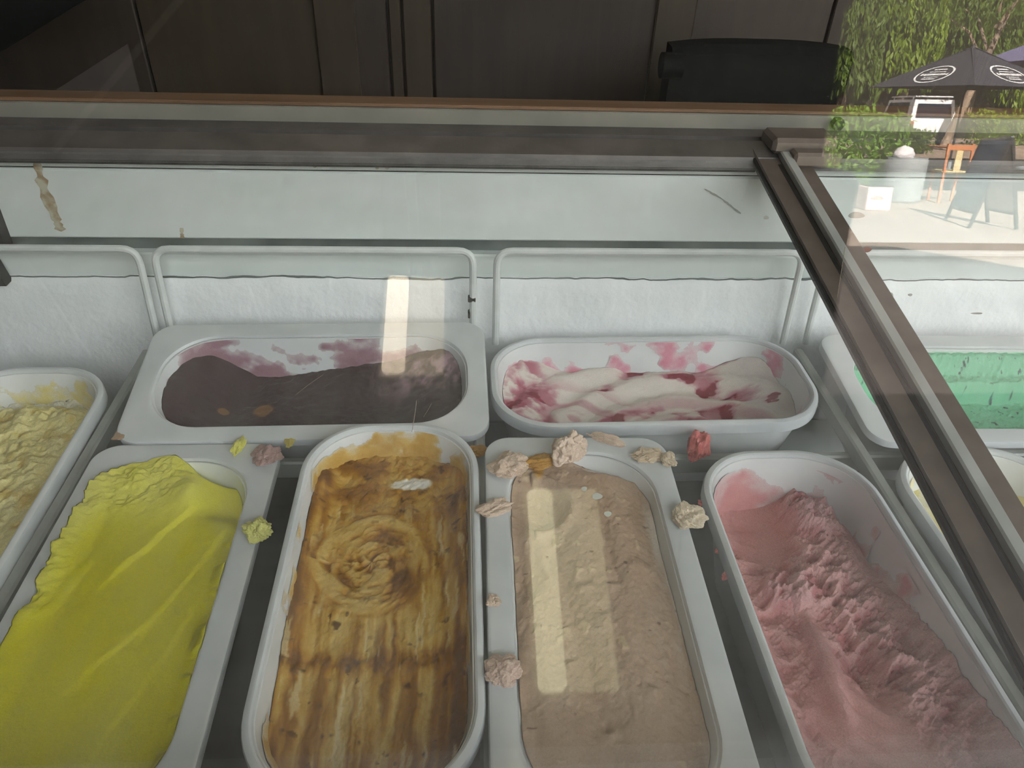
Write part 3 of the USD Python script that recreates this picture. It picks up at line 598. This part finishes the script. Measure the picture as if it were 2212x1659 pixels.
add_smear('ripple', P_('raspberry_ripple_ice_cream'), lambda x, y: .02 + 0 * x, -.004, -.055, (214, 128, 150), (230, 170, 184), .56, 203, 30)
add_smear('mint', P_('mint_ice_cream'), lambda x, y: .06 + 0 * x, -.006, -.04, (150, 220, 178), (176, 232, 200), .55, 204, 30)
add_smear('vanilla', P_('vanilla_ice_cream'), lambda x, y: .03 + 0 * x, -.003, -.04, (226, 210, 130), (238, 226, 170), .52, 205, 36)
add_smear('pink', P_('strawberry_ice_cream'), lambda x, y: .05 * (y > .5) - .05, -.012, -.066, (206, 140, 142), (222, 164, 164), .5, 206, 20)
add_smear('passion', P_('passion_fruit_ice_cream'), lambda x, y: .02 + 0 * x, -.003, -.04, (240, 224, 140), (244, 234, 180), .52, 207, 36)

# lumps and crumbs left on the rims
def lump(name, label, px, py, z, size, rgb, rgb2, seed, flat=.6, group=None):
    m = trimesh.creation.icosphere(5, 1.0); v = m.vertices; vr = v @ rot('x', 31 + seed * 47).T @ rot('y', 23 + seed * 71).T; n = meshkit.fbm(vr * 1.15 + [.37, .71, .19], 5, seed); n2 = meshkit.fbm(vr * 3.7 + .43, 5, seed + 1); n3 = np.abs(2 * meshkit.noise(vr * 2.3 + .61, seed + 3) - 1)
    V = v * (1.0 + 1.5 * (n - .5) + .40 * (n2 - .5) - .12 * n3)[:, None] * np.array(size); V[:, 2] = np.where(V[:, 2] < 0, V[:, 2] * .35, V[:, 2] * flat)
    V[:, 2] -= V[:, 2].min(); c = at_z(px, py, z + size[2] * .35)
    obj(name, (V, np.array(m.faces)), m_gel_rough, col=lin(mixc(rgb, rgb2, np.clip(n2, 0, 1))), M=mat4(rot('z', seed * 37), (c[0], c[1], z - .0003)), label=label, category='ice cream lump', group=group)
HZ, HZ2 = (208, 180, 158), (236, 214, 194)
zh = .868
lump('ice_cream_lump', 'large pale beige lump standing on the back rim of the beige tub', 1226, 975, zh, (.017, .013, .022), (222, 196, 176), (240, 218, 198), 1, .9)
lump('ice_cream_lump', 'rough beige lump on the back left corner of the beige tub', 1100, 1008, zh, (.016, .017, .012), HZ, HZ2, 2)
lump('ice_cream_lump', 'caramel brown lump beside the large pale lump', 1163, 1000, zh - .001, (.008, .016, .009), (170, 118, 40), (206, 160, 70), 3)
lump('ice_cream_lump', 'beige crumb ridge along the back rim of the beige tub', 1310, 950, zh, (.020, .006, .008), HZ, HZ2, 4)
lump('ice_cream_lump', 'beige crumbs on the back right corner of the beige tub', 1400, 985, zh, (.016, .009, .008), (206, 184, 150), HZ2, 5)
lump('ice_cream_lump', 'curled beige flake at the right end of the beige tub corner', 1445, 995, zh + .002, (.007, .008, .010), (222, 204, 172), HZ2, 6)
lump('ice_cream_lump', 'beige lump overhanging the right rim of the beige tub', 1483, 1118, zh - .001, (.013, .013, .014), (220, 200, 172), (236, 220, 196), 7)
lump('ice_cream_lump', 'low beige lump on the left rim of the beige tub', 1066, 1100, zh, (.009, .015, .009), HZ, HZ2, 8)
lump('ice_cream_lump', 'small beige crumb on the middle of the left rim of the beige tub', 1065, 1298, zh, (.005, .005, .004), HZ, HZ2, 9)
lump('ice_cream_lump', 'beige lump on the left rim near the front of the beige tub', 1087, 1450, zh, (.011, .012, .007), (206, 172, 160), HZ2, 10)
lump('ice_cream_lump', 'yellow-green lump overhanging the right rim of the lemon tub', 560, 1143, .851, (.012, .013, .011), (206, 204, 110), (230, 228, 150), 11)
lump('ice_cream_lump', 'small yellow-green crumb on the back rim of the lemon tub', 515, 966, .851, (.014, .006, .006), (214, 210, 90), (228, 224, 120), 12)
lump('ice_cream_lump', 'mauve crumb on the back right corner of the lemon tub', 578, 985, .851, (.012, .013, .007), (150, 120, 116), (196, 164, 158), 13)
lump('ice_cream_lump', 'deep pink lump on the cross rail behind the pink tub', 1507, 968, .836, (.011, .020, .020), (206, 106, 106), (228, 140, 134), 14, .8)
lump('ice_cream_lump', 'pale yellow crumb on the front left rim of the purple tub', 300, 888, .852, (.005, .006, .004), (220, 210, 160), (238, 230, 190), 15)
lump('ice_cream_lump', 'tan smear on the front left corner of the purple tub', 285, 925, .850, (.018, .008, .002), (170, 140, 112), (186, 156, 126), 16)
lump('ice_cream_lump', 'yellow smear on the front rim of the purple tub, left of the caramel tub', 628, 948, .848, (.012, .005, .002), (196, 178, 84), (206, 190, 110), 17)
lump('ice_cream_lump', 'caramel crumb in the gap behind the right corner of the caramel tub', 1030, 975, .845, (.008, .012, .010), (160, 112, 40), (190, 146, 70), 18)
for i, (px, py) in enumerate(((1517, 1088), (1547, 1138), (1553, 1190), (1568, 1245))):
    lump('ice_cream_crumb', ('topmost', 'second', 'third', 'lowest')[i] + ' of four pink crumbs on the left lip of the pink tub', px, py, .853, (.003, .0045, .003), (206, 106, 106), (228, 140, 134), 30 + i, group='pink crumbs on the pink tub lip')

# ------------------------------------------------------------------ behind the freezer
t = thing('black_cabinet', 'black boxy cabinet with a rounded top behind the freezer, below the wall panels', 'cabinet')
a, b = at_y(1447, 160, 1.9), at_y(1836, 160, 1.9); top = at_y(1640, 98, 1.9)[2]
xs_ = np.linspace(a[0], b[0], 9); zt__ = top - .012 * np.abs(np.linspace(-1, 1, 9)) ** 3
obj('cabinet_body', trimesh.convex.convex_hull(np.array([(x + (.03 if z == 0 else 0) * 0, y, z) for x, zz_ in zip(xs_, zt__) for y, dz in ((1.9, .02), (1.915, 0), (1.97, 0)) for z in (0, zz_ - dz)])), m_black, t)
obj('handle', tf(trimesh.creation.cylinder(.030, .05, sections=16), rot('y', 90), (a[0] + .0, 1.90, top - .05)), m_black, t)
q0 = [at_y(*p, 2.1) for p in ((118, 196), (275, 95), (316, 260), (118, 330))]
V = np.array(q0 + [p + [0, .006, 0] for p in q0]); V[2, 2] = V[3, 2] = 0.0; V[6, 2] = V[7, 2] = 0.0
obj('card_sheet', trimesh.convex.convex_hull(V), m_card, label='grey card panel with a slanted top behind the freezer, at left', category='card panel')
q0 = [at_y(*p, 2.0) for p in ((-400, 330), (-400, -60), (300, -70), (0, 112))]
V = np.array([p + [0, dy, 0] for p in q0 for dy in (0, .03)])
obj('dark_void_sheet', trimesh.convex.convex_hull(V), m_black, label='black sheet with a slanting lower edge, added for the dark void in the upper left corner', category='board')  # black sheet put where there is only a dark void

# ceiling lights above the freezer
m_tube = emit('lamp_tube', (1.0, .95, .60), 2.6); m_ghost = emit('lamp_ghost', (1.0, .93, .58), 1.0)
m_tube2 = emit('lamp_tube_warm', (1.0, .80, .58), 3.2); m_ghost2 = emit('lamp_ghost_warm', (1.0, .80, .55), 1.0)
def lamp(label, x0, x1, y0, y1, mt, md, gx):
    t = thing('ceiling_light', label, 'ceiling light', M=mat4(t=((x0 + x1) / 2, (y0 + y1) / 2, LZ + .015))); w, l = (x1 - x0) / 2, (y1 - y0) / 2
    obj('housing', box(-w - .02, w + gx + .02, -l - .02, l + .02, .02, .13, .006), m_front, t)
    for yy_ in (-l * .7, l * .7): obj('hanging_rod', tube([(0, yy_, .12), (0, yy_, 3.585 - LZ)], .006, 8), m_steel, t)
    obj('tube', box(-w, w, -l, l, -.015, .025, .012), mt, t, label='bright tube'); obj('ghost_panel', box(w + .004, w + gx, -l, l, .0, .025, .004), md, t)  # glowing panel added beside the tube for its dim ghost image in the glass
def lid_up(px, py, z):
    n = np.array([0, -SL, 1.0]); n /= np.linalg.norm(n); d = ray(px, py); h = lid_at(px, py, 0); r = d - 2 * (d @ n) * n; return h + r * (z - h[2]) / r[2]
LZ = 2.60
q = [lid_up(*p, LZ) for p in ((840, 590), (890, 590), (820, 795), (865, 795))]
lamp('short ceiling light with a warm tube, nearer the back wall', (q[0][0] + q[2][0]) / 2, (q[1][0] + q[3][0]) / 2, q[2][1], q[0][1], m_tube2, m_ghost2, .13)
q = [lid_up(*p, LZ) for p in ((1145, 1050), (1200, 1050), (1158, 1490), (1218, 1490))]
lamp('longer ceiling light with a pale tube, above the tubs', (q[0][0] + q[2][0]) / 2, (q[1][0] + q[3][0]) / 2, q[2][1], q[0][1], m_tube, m_ghost, .14)

# (pale cord on the screen follows with the street)
# ------------------------------------------------------------------ the street behind the viewer, seen mirrored in the front pane
PN = np.array([0, -1.0, TP]); PN /= np.linalg.norm(PN)
def mray(px, py):
    d = ray(px, py); h = CAM + d * (((np.array([0, .165, .95]) - CAM) @ PN) / (d @ PN)); return h, d - 2 * (d @ PN) * PN
def m_y(px, py, y): h, r = mray(px, py); return h + r * (y - h[1]) / r[1]
def m_g(px, py, z=0.0): h, r = mray(px, py); return h + r * (z - h[2]) / r[2]
m_pave = pm('pale_pavement', (164, 148, 138), .85, rgb2=(178, 162, 152), scale=1.2, detail=6)
m_road = pm('dusty_road', (150, 128, 112), .9, rgb2=(172, 148, 130), scale=.7)
m_earth = pm('leaf_litter', (30, 27, 14), .95, rgb2=(50, 43, 24), scale=.8)
m_bark = pm('bark', (120, 104, 90), .9, rgb2=(164, 142, 122), scale=6, stretch=(1, 1, .25))
m_umb = pm('charcoal_canvas', (58, 56, 66), .85)
m_umb2 = pm('lavender_canvas', (128, 122, 158), .85)
m_white = pm('white_print', (238, 238, 238), .6)
m_van = pm('white_van_paint', (236, 236, 240), .3, coat=.5)
m_win = pm('tinted_window', (30, 36, 52), .08)
m_red = pm('red_lamp', (170, 30, 26), .3)
m_tyre = pm('tyre', (24, 24, 24), .8)
m_board = pm('slate_blue_board', (88, 100, 124), .5); m_board2 = pm('pale_board', (196, 190, 188), .5)
m_frame = pm('dark_frame', (48, 44, 44), .5); m_oak = pm('chair_timber', (186, 116, 74), .5, rgb2=(206, 138, 92), scale=9, stretch=(1, 1, .2)); m_seat = pm('straw_seat', (214, 196, 150), .7)
m_conc = pm('grey_concrete', (136, 144, 148), .8, rgb2=(154, 160, 162), scale=5); m_bag = pm('white_bag', (232, 226, 230), .5); m_pink = pm('pink_planter', (226, 200, 198), .8); m_gal = pm('bright_steel', (200, 204, 210), .25, .9)
def leaf_mat(name, c1, c2):
    n = {'o': ('geometry', {}), 'r': ('rgb_ramp', {'ramp': [(0, tuple(lin(c1))), (1, tuple(lin(c2)))]}), 'd': ('principled_bsdf', {'roughness': .6}), 't': ('translucent_bsdf', {}), 'm': ('mix_closure', {'fac': .35})}
    return usdkit.material(stage, LK + name, n, [('o.random_per_island', 'r.fac'), ('r.color', 'd.base_color'), ('r.color', 't.color'), ('d.BSDF', 'm.closure1'), ('t.BSDF', 'm.closure2')], surface='m.closure')
m_leaf = leaf_mat('willow_leaf', (128, 150, 36), (232, 218, 84)); m_leaf2 = leaf_mat('olive_leaf', (96, 118, 36), (206, 190, 78)); m_leaf3 = leaf_mat('hedge_leaf', (120, 158, 50), (216, 226, 110))
obj('ground_pavement', box(-30, 40, -13.2, 12, -.3, -.125), m_pave, **S)
obj('forecourt', box(-30, 40, -13.2, -2.9, -.125, -.002), m_pave, **S)
obj('side_yard', box(4.9, 40, -2.9, 12, -.125, -.002), m_pave, **S)
obj('ground_earth', box(-60, 120, -24, -13.2, -.1, -.02), m_earth, **S)
obj('ground_road', box(-60, 140, -46, -24, -.1, -.03), m_road, **S)
obj('ground_bank', trimesh.convex.convex_hull(np.array([(x, y, z) for x in (-80, 160) for y, z in ((-46, -.1), (-110, -.1), (-110, 26), (-72, 5.5))])), m_earth, **S)
for y in (-6.1, -9.2, -12.3): pass
def leaves(P, D, L, Wd, rng):
    """leaf blades: centres P, directions D, length, width"""
    n = len(P); side = np.cross(D, rng.normal(size=(n, 3))); side /= np.linalg.norm(side, axis=1)[:, None] + 1e-9
    a = P - D * L / 2; b = P + side * Wd / 2; c = P + D * L / 2; d = P - side * Wd / 2
    V = np.stack([a, b, c, d], 1).reshape(-1, 3); k = np.arange(n)[:, None] * 4
    return V, np.vstack([k + [0, 1, 2], k + [0, 2, 3]])
def tree(name, label, x, y, h, rad, z0, n_str, mat, seed, ll=.34, trunk=.22, lean=(0, 0), group=None):
    rng = np.random.default_rng(seed); t = thing(name, label, 'tree', group, M=mat4(t=(x, y, 0)))
    P = []; D = []
    for _ in range(n_str):
        a, r = rng.uniform(0, 2 * PI), rad * math.sqrt(rng.random()); zt_ = z0 + (h - z0) * (1 - .45 * (r / rad) ** 2) * rng.uniform(.25, 1.05); ln = rng.uniform(.5, 2.3)
        m = int(ln / .13); s = np.linspace(0, 1, m); px_ = np.column_stack([r * math.cos(a) + .15 * s + rng.normal(0, .10, m), r * math.sin(a) + rng.normal(0, .10, m), np.maximum(zt_ - ln * s, z0 + rng.random(m) * .5)])
        P.append(px_); d = np.column_stack([rng.normal(0, .35, m), rng.normal(0, .35, m), -np.ones(m)]); D.append(d / np.linalg.norm(d, axis=1)[:, None])
    obj('foliage', leaves(np.vstack(P), np.vstack(D), ll, ll * .30, rng), mat, t, smooth=False)
    tr = [tube([(0, 0, 0), (lean[0] * .5, 0, h * .3), (lean[0], 0, h * .62)], [trunk, trunk * .8, trunk * .45], 9)]
    for k in range(5):
        a = k * 1.3 + seed; q = np.array([lean[0] * .7, 0, h * (.34 + .06 * k)]); tr.append(tube([q, q + [rad * .35 * math.cos(a), rad * .35 * math.sin(a), h * .16], q + [rad * .7 * math.cos(a), rad * .7 * math.sin(a), h * .22]], [trunk * .4, trunk * .28, trunk * .1], 6))
    obj('trunk', cat(tr), m_bark, t)
tg = 'tall hanging trees across the road'
k = 0
for px, y, h, rad, z0, n, mt, lb_ in ((1815, -50, 11, 2.0, 2.0, 620, m_leaf2, 'olive drooping tree at the left of the mirrored street'), (1945, -51, 12, 2.0, 2.6, 700, m_leaf, 'yellow green weeping tree above the white van'),
        (2092, -50, 12, 2.0, 2.8, 700, m_leaf2, 'dense olive weeping tree behind the charcoal parasol'), (2205, -51, 12, 2.0, 1.6, 700, m_leaf, 'yellow green weeping tree at the right edge of the mirrored street'),
        (1872, -59, 13.5, 2.2, .6, 760, m_leaf, 'yellow green tree in the second row at left'), (2020, -59, 13.5, 2.4, .6, 760, m_leaf2, 'olive tree in the second row behind the van'), (2168, -59, 14, 2.2, .6, 760, m_leaf2, 'olive tree in the second row right of the parasol'), (2322, -58, 14, 2.2, .6, 600, m_leaf, 'yellow green tree beyond the right edge')):
    p = m_y(px, 200, y); tree('weeping_tree', lb_, p[0], y, h, rad, z0, n, mt, 300 + k, .60, .34, (.6, 0), tg); k += 1
p = m_y(2068, 240, -30); tree('leaning_tree', 'slender tree with a pale leaning trunk right of the white van', p[0] - .3, -30, 8.5, 2.6, 4.4, 150, m_leaf2, 330, .3, .17, (1.6, 0))
def bush(name, label, x0, x1, y0, y1, z0, z1, n, mat, seed, ll, cat_='hedge'):
    rng = np.random.default_rng(seed); P = rng.random((n, 3)) * [x1 - x0, y1 - y0, z1 - z0] + [x0, y0, z0]
    top = z1 - (z1 - z0) * .35 * meshkit.fbm(np.column_stack([P[:, 0] * 2.2, P[:, 1], P[:, 0] * 0]), 3, seed); P = P[P[:, 2] < top]
    D = rng.normal(size=P.shape) + [0, 0, .4]; D /= np.linalg.norm(D, axis=1)[:, None]
    t = thing(name, label, cat_, M=None); obj('foliage', leaves(P, D, ll, ll * .5, rng), mat, t, smooth=False)
    st = [tube([(a, (y0 + y1) / 2, .0), (a + .05, (y0 + y1) / 2, z1 * .7)], [.02, .008], 6) for a in np.linspace(x0 + .1, x1 - .1, 5)]; [obj('stem', q_, m_bark, t) for q_ in st]
a, b = m_y(1800, 300, -12.0), m_y(1952, 300, -12.0)
bush('climbing_hedge', 'bright green leafy hedge mirrored beside the grey bin', a[0] - .1, b[0], -12.4, -11.7, .22, 1.46, 2300, m_leaf3, 340, .105)
a, b = m_y(1890, 380, -27), m_y(2000, 380, -27)
bush('roadside_bush', 'low olive bush hiding the lower half of the white van', a[0] + .6, m_y(2040, 300, -26)[0], -27.4, -26.4, 0, .95, 1600, m_leaf2, 341, .13, 'bush')
bush('roadside_bush', 'dark green bush along the road at the right of the mirrored street', m_y(2100, 300, -36)[0], m_y(2330, 300, -36)[0], -37, -35.4, 0, 1.7, 3200, m_leaf, 342, .2, 'bush')
# planter, litter bin, chair, table
a, b = m_g(1884, 455), m_g(1921, 455); x0 = a[0]; w = b[0] - a[0]
t = thing('planter_box', 'pale pink square planter box on the sunlit pavement', 'planter'); obj('planter_wall', box(x0 - .1, x0 + w, a[1] - .30, a[1], 0, .32, .01), m_pink, t); obj('soil', box(x0 - .08, x0 + w - .02, a[1] - .28, a[1] - .02, .32, .33), m_earth, t)
c = m_g(1966, 440); t = thing('litter_bin', 'grey concrete litter bin with a white bag on top', 'bin', M=mat4(t=(c[0], c[1] - .3, 0)))
obj('bin_body', lathe([(0, 0), (.27, 0), (.29, .03), (.30, .62), (.285, .66), (.25, .66), (.24, .60), (0, .60)]), m_conc, t)
bv = trimesh.creation.icosphere(3, 1.0); vv = bv.vertices * [.15, .13, .13] * (1 + .3 * (meshkit.fbm(bv.vertices * 2, 3, 5) - .5))[:, None]; vv[:, 2] = np.maximum(vv[:, 2], -.05); obj('bag', trimesh.Trimesh(vv + [-.06, 0, .70], bv.faces), m_bag, t)
def chair(label, px, py, yaw):
    c = m_g(px, py); t = thing('cafe_chair', label, 'chair', M=mat4(rot('z', yaw), (c[0], c[1], 0)))
    for sx in (-1, 1):
        obj('leg', bar((sx * .18, -.18, 0), (sx * .18, -.17, .45), .035, .035), m_oak, t); obj('leg', bar((sx * .18, .20, 0), (sx * .18, .17, .88), .035, .035), m_oak, t)
    obj('seat', box(-.21, .21, -.21, .20, .45, .48, .012), m_seat, t); obj('back_rail', box(-.17, .17, .165, .19, .78, .86, .008), m_oak, t); obj('back_slat', box(-.05, .05, .17, .185, .48, .78, .004), m_seat, t)
chair('wooden cafe chair with a straw coloured seat, mirrored left of the sandwich board', 2040, 436, 8)
c = m_g(2062, 405); t = thing('cafe_table', 'brown cafe table behind the wooden chair', 'table', M=mat4(t=(c[0], c[1], 0)))
obj('table_top', box(-.42, .42, -.42, .42, .71, .74, .008), m_oak, t); obj('pedestal', cat([tube([(0, 0, .02), (0, 0, .71)], .035, 12), box(-.25, .25, -.25, .25, 0, .025, .006)]), m_frame, t)
# sandwich board
def sandwich(label, L1a, L1b, L2a, L2b, Ta, Tb, c1, c2):
    t = thing('sandwich_board', label, 'sign board')
    for (a, b, mt) in ((L1a, L1b, c1), (L2a, L2b, c2)):
        A, B = np.array(a), np.array(b); f = thing_leaf = obj('leaf_panel', None or quad_panel(A + (Ta - A) * .17, B + (Tb - B) * .17, Tb, Ta, .012), mt, t)
        for P, Q in ((A, Ta), (B, Tb)): obj('leg', bar(P, Q, .035, .035), m_frame, t)
        obj('bottom_bar', bar(A + (Ta - A) * .17, B + (Tb - B) * .17, .03, .03), m_frame, t)
    obj('hinge_bar', bar(Ta, Tb, .03, .03), m_gal, t)
def quad_panel(a, b, c, d, th):
    n = np.cross(b - a, d - a); n /= np.linalg.norm(n); return trimesh.convex.convex_hull(np.array([p + n * s * th / 2 for p in (a, b, c, d) for s in (-1, 1)]))
A1, B1, A2, B2 = m_g(2042, 476), m_g(2093, 493), m_g(2134, 481), m_g(2196, 496)
Ta, Tb = m_y(2124, 302, (A1[1] + A2[1]) / 2), m_y(2188, 297, (B1[1] + B2[1]) / 2)
sandwich('folding sandwich board with a slate blue and a pale leaf on the sunlit pavement', A1, B1, A2, B2, Ta, Tb, m_board, m_board2)
# parasols
def parasol(label, px, py_edge, y, half, rise, mt, logos, yaw=0):
    c = m_y(px, py_edge, y); ze = c[2]; t = thing('cafe_parasol', label, 'parasol', M=mat4(rot('z', yaw), (c[0], c[1], 0))); ap = np.array([0, 0, ze + rise]); R = half
    cs = [np.array([R * math.cos(q), R * math.sin(q), ze]) for q in np.arange(4) * PI / 2 + PI / 4]
    for i in range(4):
        a, b = cs[i], cs[(i + 1) % 4]; pn = obj('canopy_panel', quad_panel(a, b, ap + (b - a) * .02, ap - (b - a) * .02, .012), mt, t)
        if logos:
            u = (b - a) / np.linalg.norm(b - a); mid = (a + b) / 2; w = ap - mid; w /= np.linalg.norm(w); n = np.cross(u, w); n *= np.sign(n[2]); o = mid + w * .48 + n * .012
            M3 = np.column_stack([u, w, n]); th = np.arange(40) * 2 * PI / 40; ring = []
            for r0, r1 in ((1.0, .90),):
                V = np.vstack([np.column_stack([.46 * r * np.cos(th), .36 * r * np.sin(th), th * 0 + zz_]) for zz_ in (0, .004) for r in (r0, r1)]); F = []
                for j in range(40):
                    k2 = (j + 1) % 40; F += [(80 + j, 80 + k2, 120 + k2), (80 + j, 120 + k2, 120 + j), (j, k2, 80 + k2), (j, 80 + k2, 80 + j)]
                ring.append(trimesh.Trimesh(V, F, process=False))
            # the lettering is too small to read: rows of short strokes
            for row, (yy_, n_, hh, w_) in enumerate(((.20, 6, .05, .34), (.10, 7, .035, .44), (-.01, 9, .085, .74), (-.12, 6, .03, .40), (-.20, 7, .045, .36))):
                for j in range(n_): xa = -w_ / 2 + w_ * j / n_; ring.append(box(xa, xa + w_ / n_ * .72, yy_ - hh / 2, yy_ + hh / 2, 0, .004))
            obj('logo', tf(cat(ring), M3, o), m_white, pn, label='white oval logo with rows of lettering')
    obj('pole', tube([(0, 0, 0), (0, 0, ze + rise - .03)], .024, 10), m_frame, t); obj('finial', tf(lathe([(0, 0), (.05, 0), (.03, .06), (0, .09)], 12), t=(0, 0, ze + rise - .02)), m_frame, t); obj('base', lathe([(0, 0), (.28, 0), (.28, .05), (.05, .09), (.04, .25), (0, .25)], 24), m_conc, t)
    for q in cs: obj('rib', bar(ap - [0, 0, .05], q + [0, 0, .0], .02, .02), m_frame, t)
parasol('charcoal cafe parasol with white oval logos', 2085, 190, -17.5, 2.0, .85, m_umb, True, -17)
parasol('lavender topped parasol at the right edge of the mirrored street', 2275, 138, -19, 1.9, .7, m_umb2, False, 5)
# white van
a, b = m_y(1990, 300, -31), m_y(2056, 300, -31); cx = (a[0] + b[0]) / 2
t = thing('white_van', 'white four wheel drive van with a roof rack, half hidden by a bush', 'van', M=mat4(rot('z', 8), (cx, -33.0, 0)))
obj('van_body', cat([box(-.88, .88, -2.1, 2.0, .45, 1.15, .10), trimesh.convex.convex_hull(np.array([(sx * w_, y_, z_) for sx in (-1, 1) for w_, y_, z_ in ((.88, 1.96, 1.1), (.76, 1.80, 1.86), (.88, -1.2, 1.1), (.76, -.9, 1.86))]))]), m_van, t)
obj('rear_window', trimesh.convex.convex_hull(np.array([(sx * w_, y_, z_) for sx in (-1, 1) for w_, y_, z_ in ((.70, 1.975, 1.16), (.64, 1.86, 1.70), (.70, 1.93, 1.16), (.64, 1.80, 1.70))])), m_win, t)
for sx in (-1, 1):
    obj('side_window', trimesh.convex.convex_hull(np.array([(sx * w_, y_, z_) for w_, y_, z_ in ((.885, 1.5, 1.18), (.79, 1.4, 1.74), (.885, -.9, 1.18), (.79, -.7, 1.74), (.83, 1.4, 1.2), (.75, 1.3, 1.7), (.83, -.9, 1.2), (.75, -.7, 1.7))])), m_win, t)
    obj('tail_lamp', box(sx * .80 - .06, sx * .80 + .06, 1.97, 2.02, .78, 1.02, .01), m_red, t)
    for y_ in (-1.35, 1.25): obj('wheel', tf(trimesh.creation.cylinder(.36, .2, sections=24), rot('y', 90), (sx * .80, y_, .36)), m_tyre, t)
obj('roof_rack', cat([box(-.74, .74, -.8, 1.7, 1.95, 2.0, .01)] + [box(sx * .7 - .02, sx * .7 + .02, y_, y_ + .05, 1.85, 1.96) for sx in (-1, 1) for y_ in (-.6, .4, 1.4)]), m_van, t)
obj('bumper', box(-.86, .86, 1.98, 2.10, .42, .62, .03), m_frame, t)

# pale cord hanging across the added timber screen, mirrored as a faint slanting streak at upper left
p, q = m_y(385, 0, -1.29), m_y(150, 285, -1.29); d_ = q - p
obj('pale_cord', tube([p - d_ * .9, p, q, q + d_ * .15], .007, 8), pm('pale_cord', (206, 196, 188), .7), label='pale cord slanting across the added dark timber screen behind the viewer', category='cord')
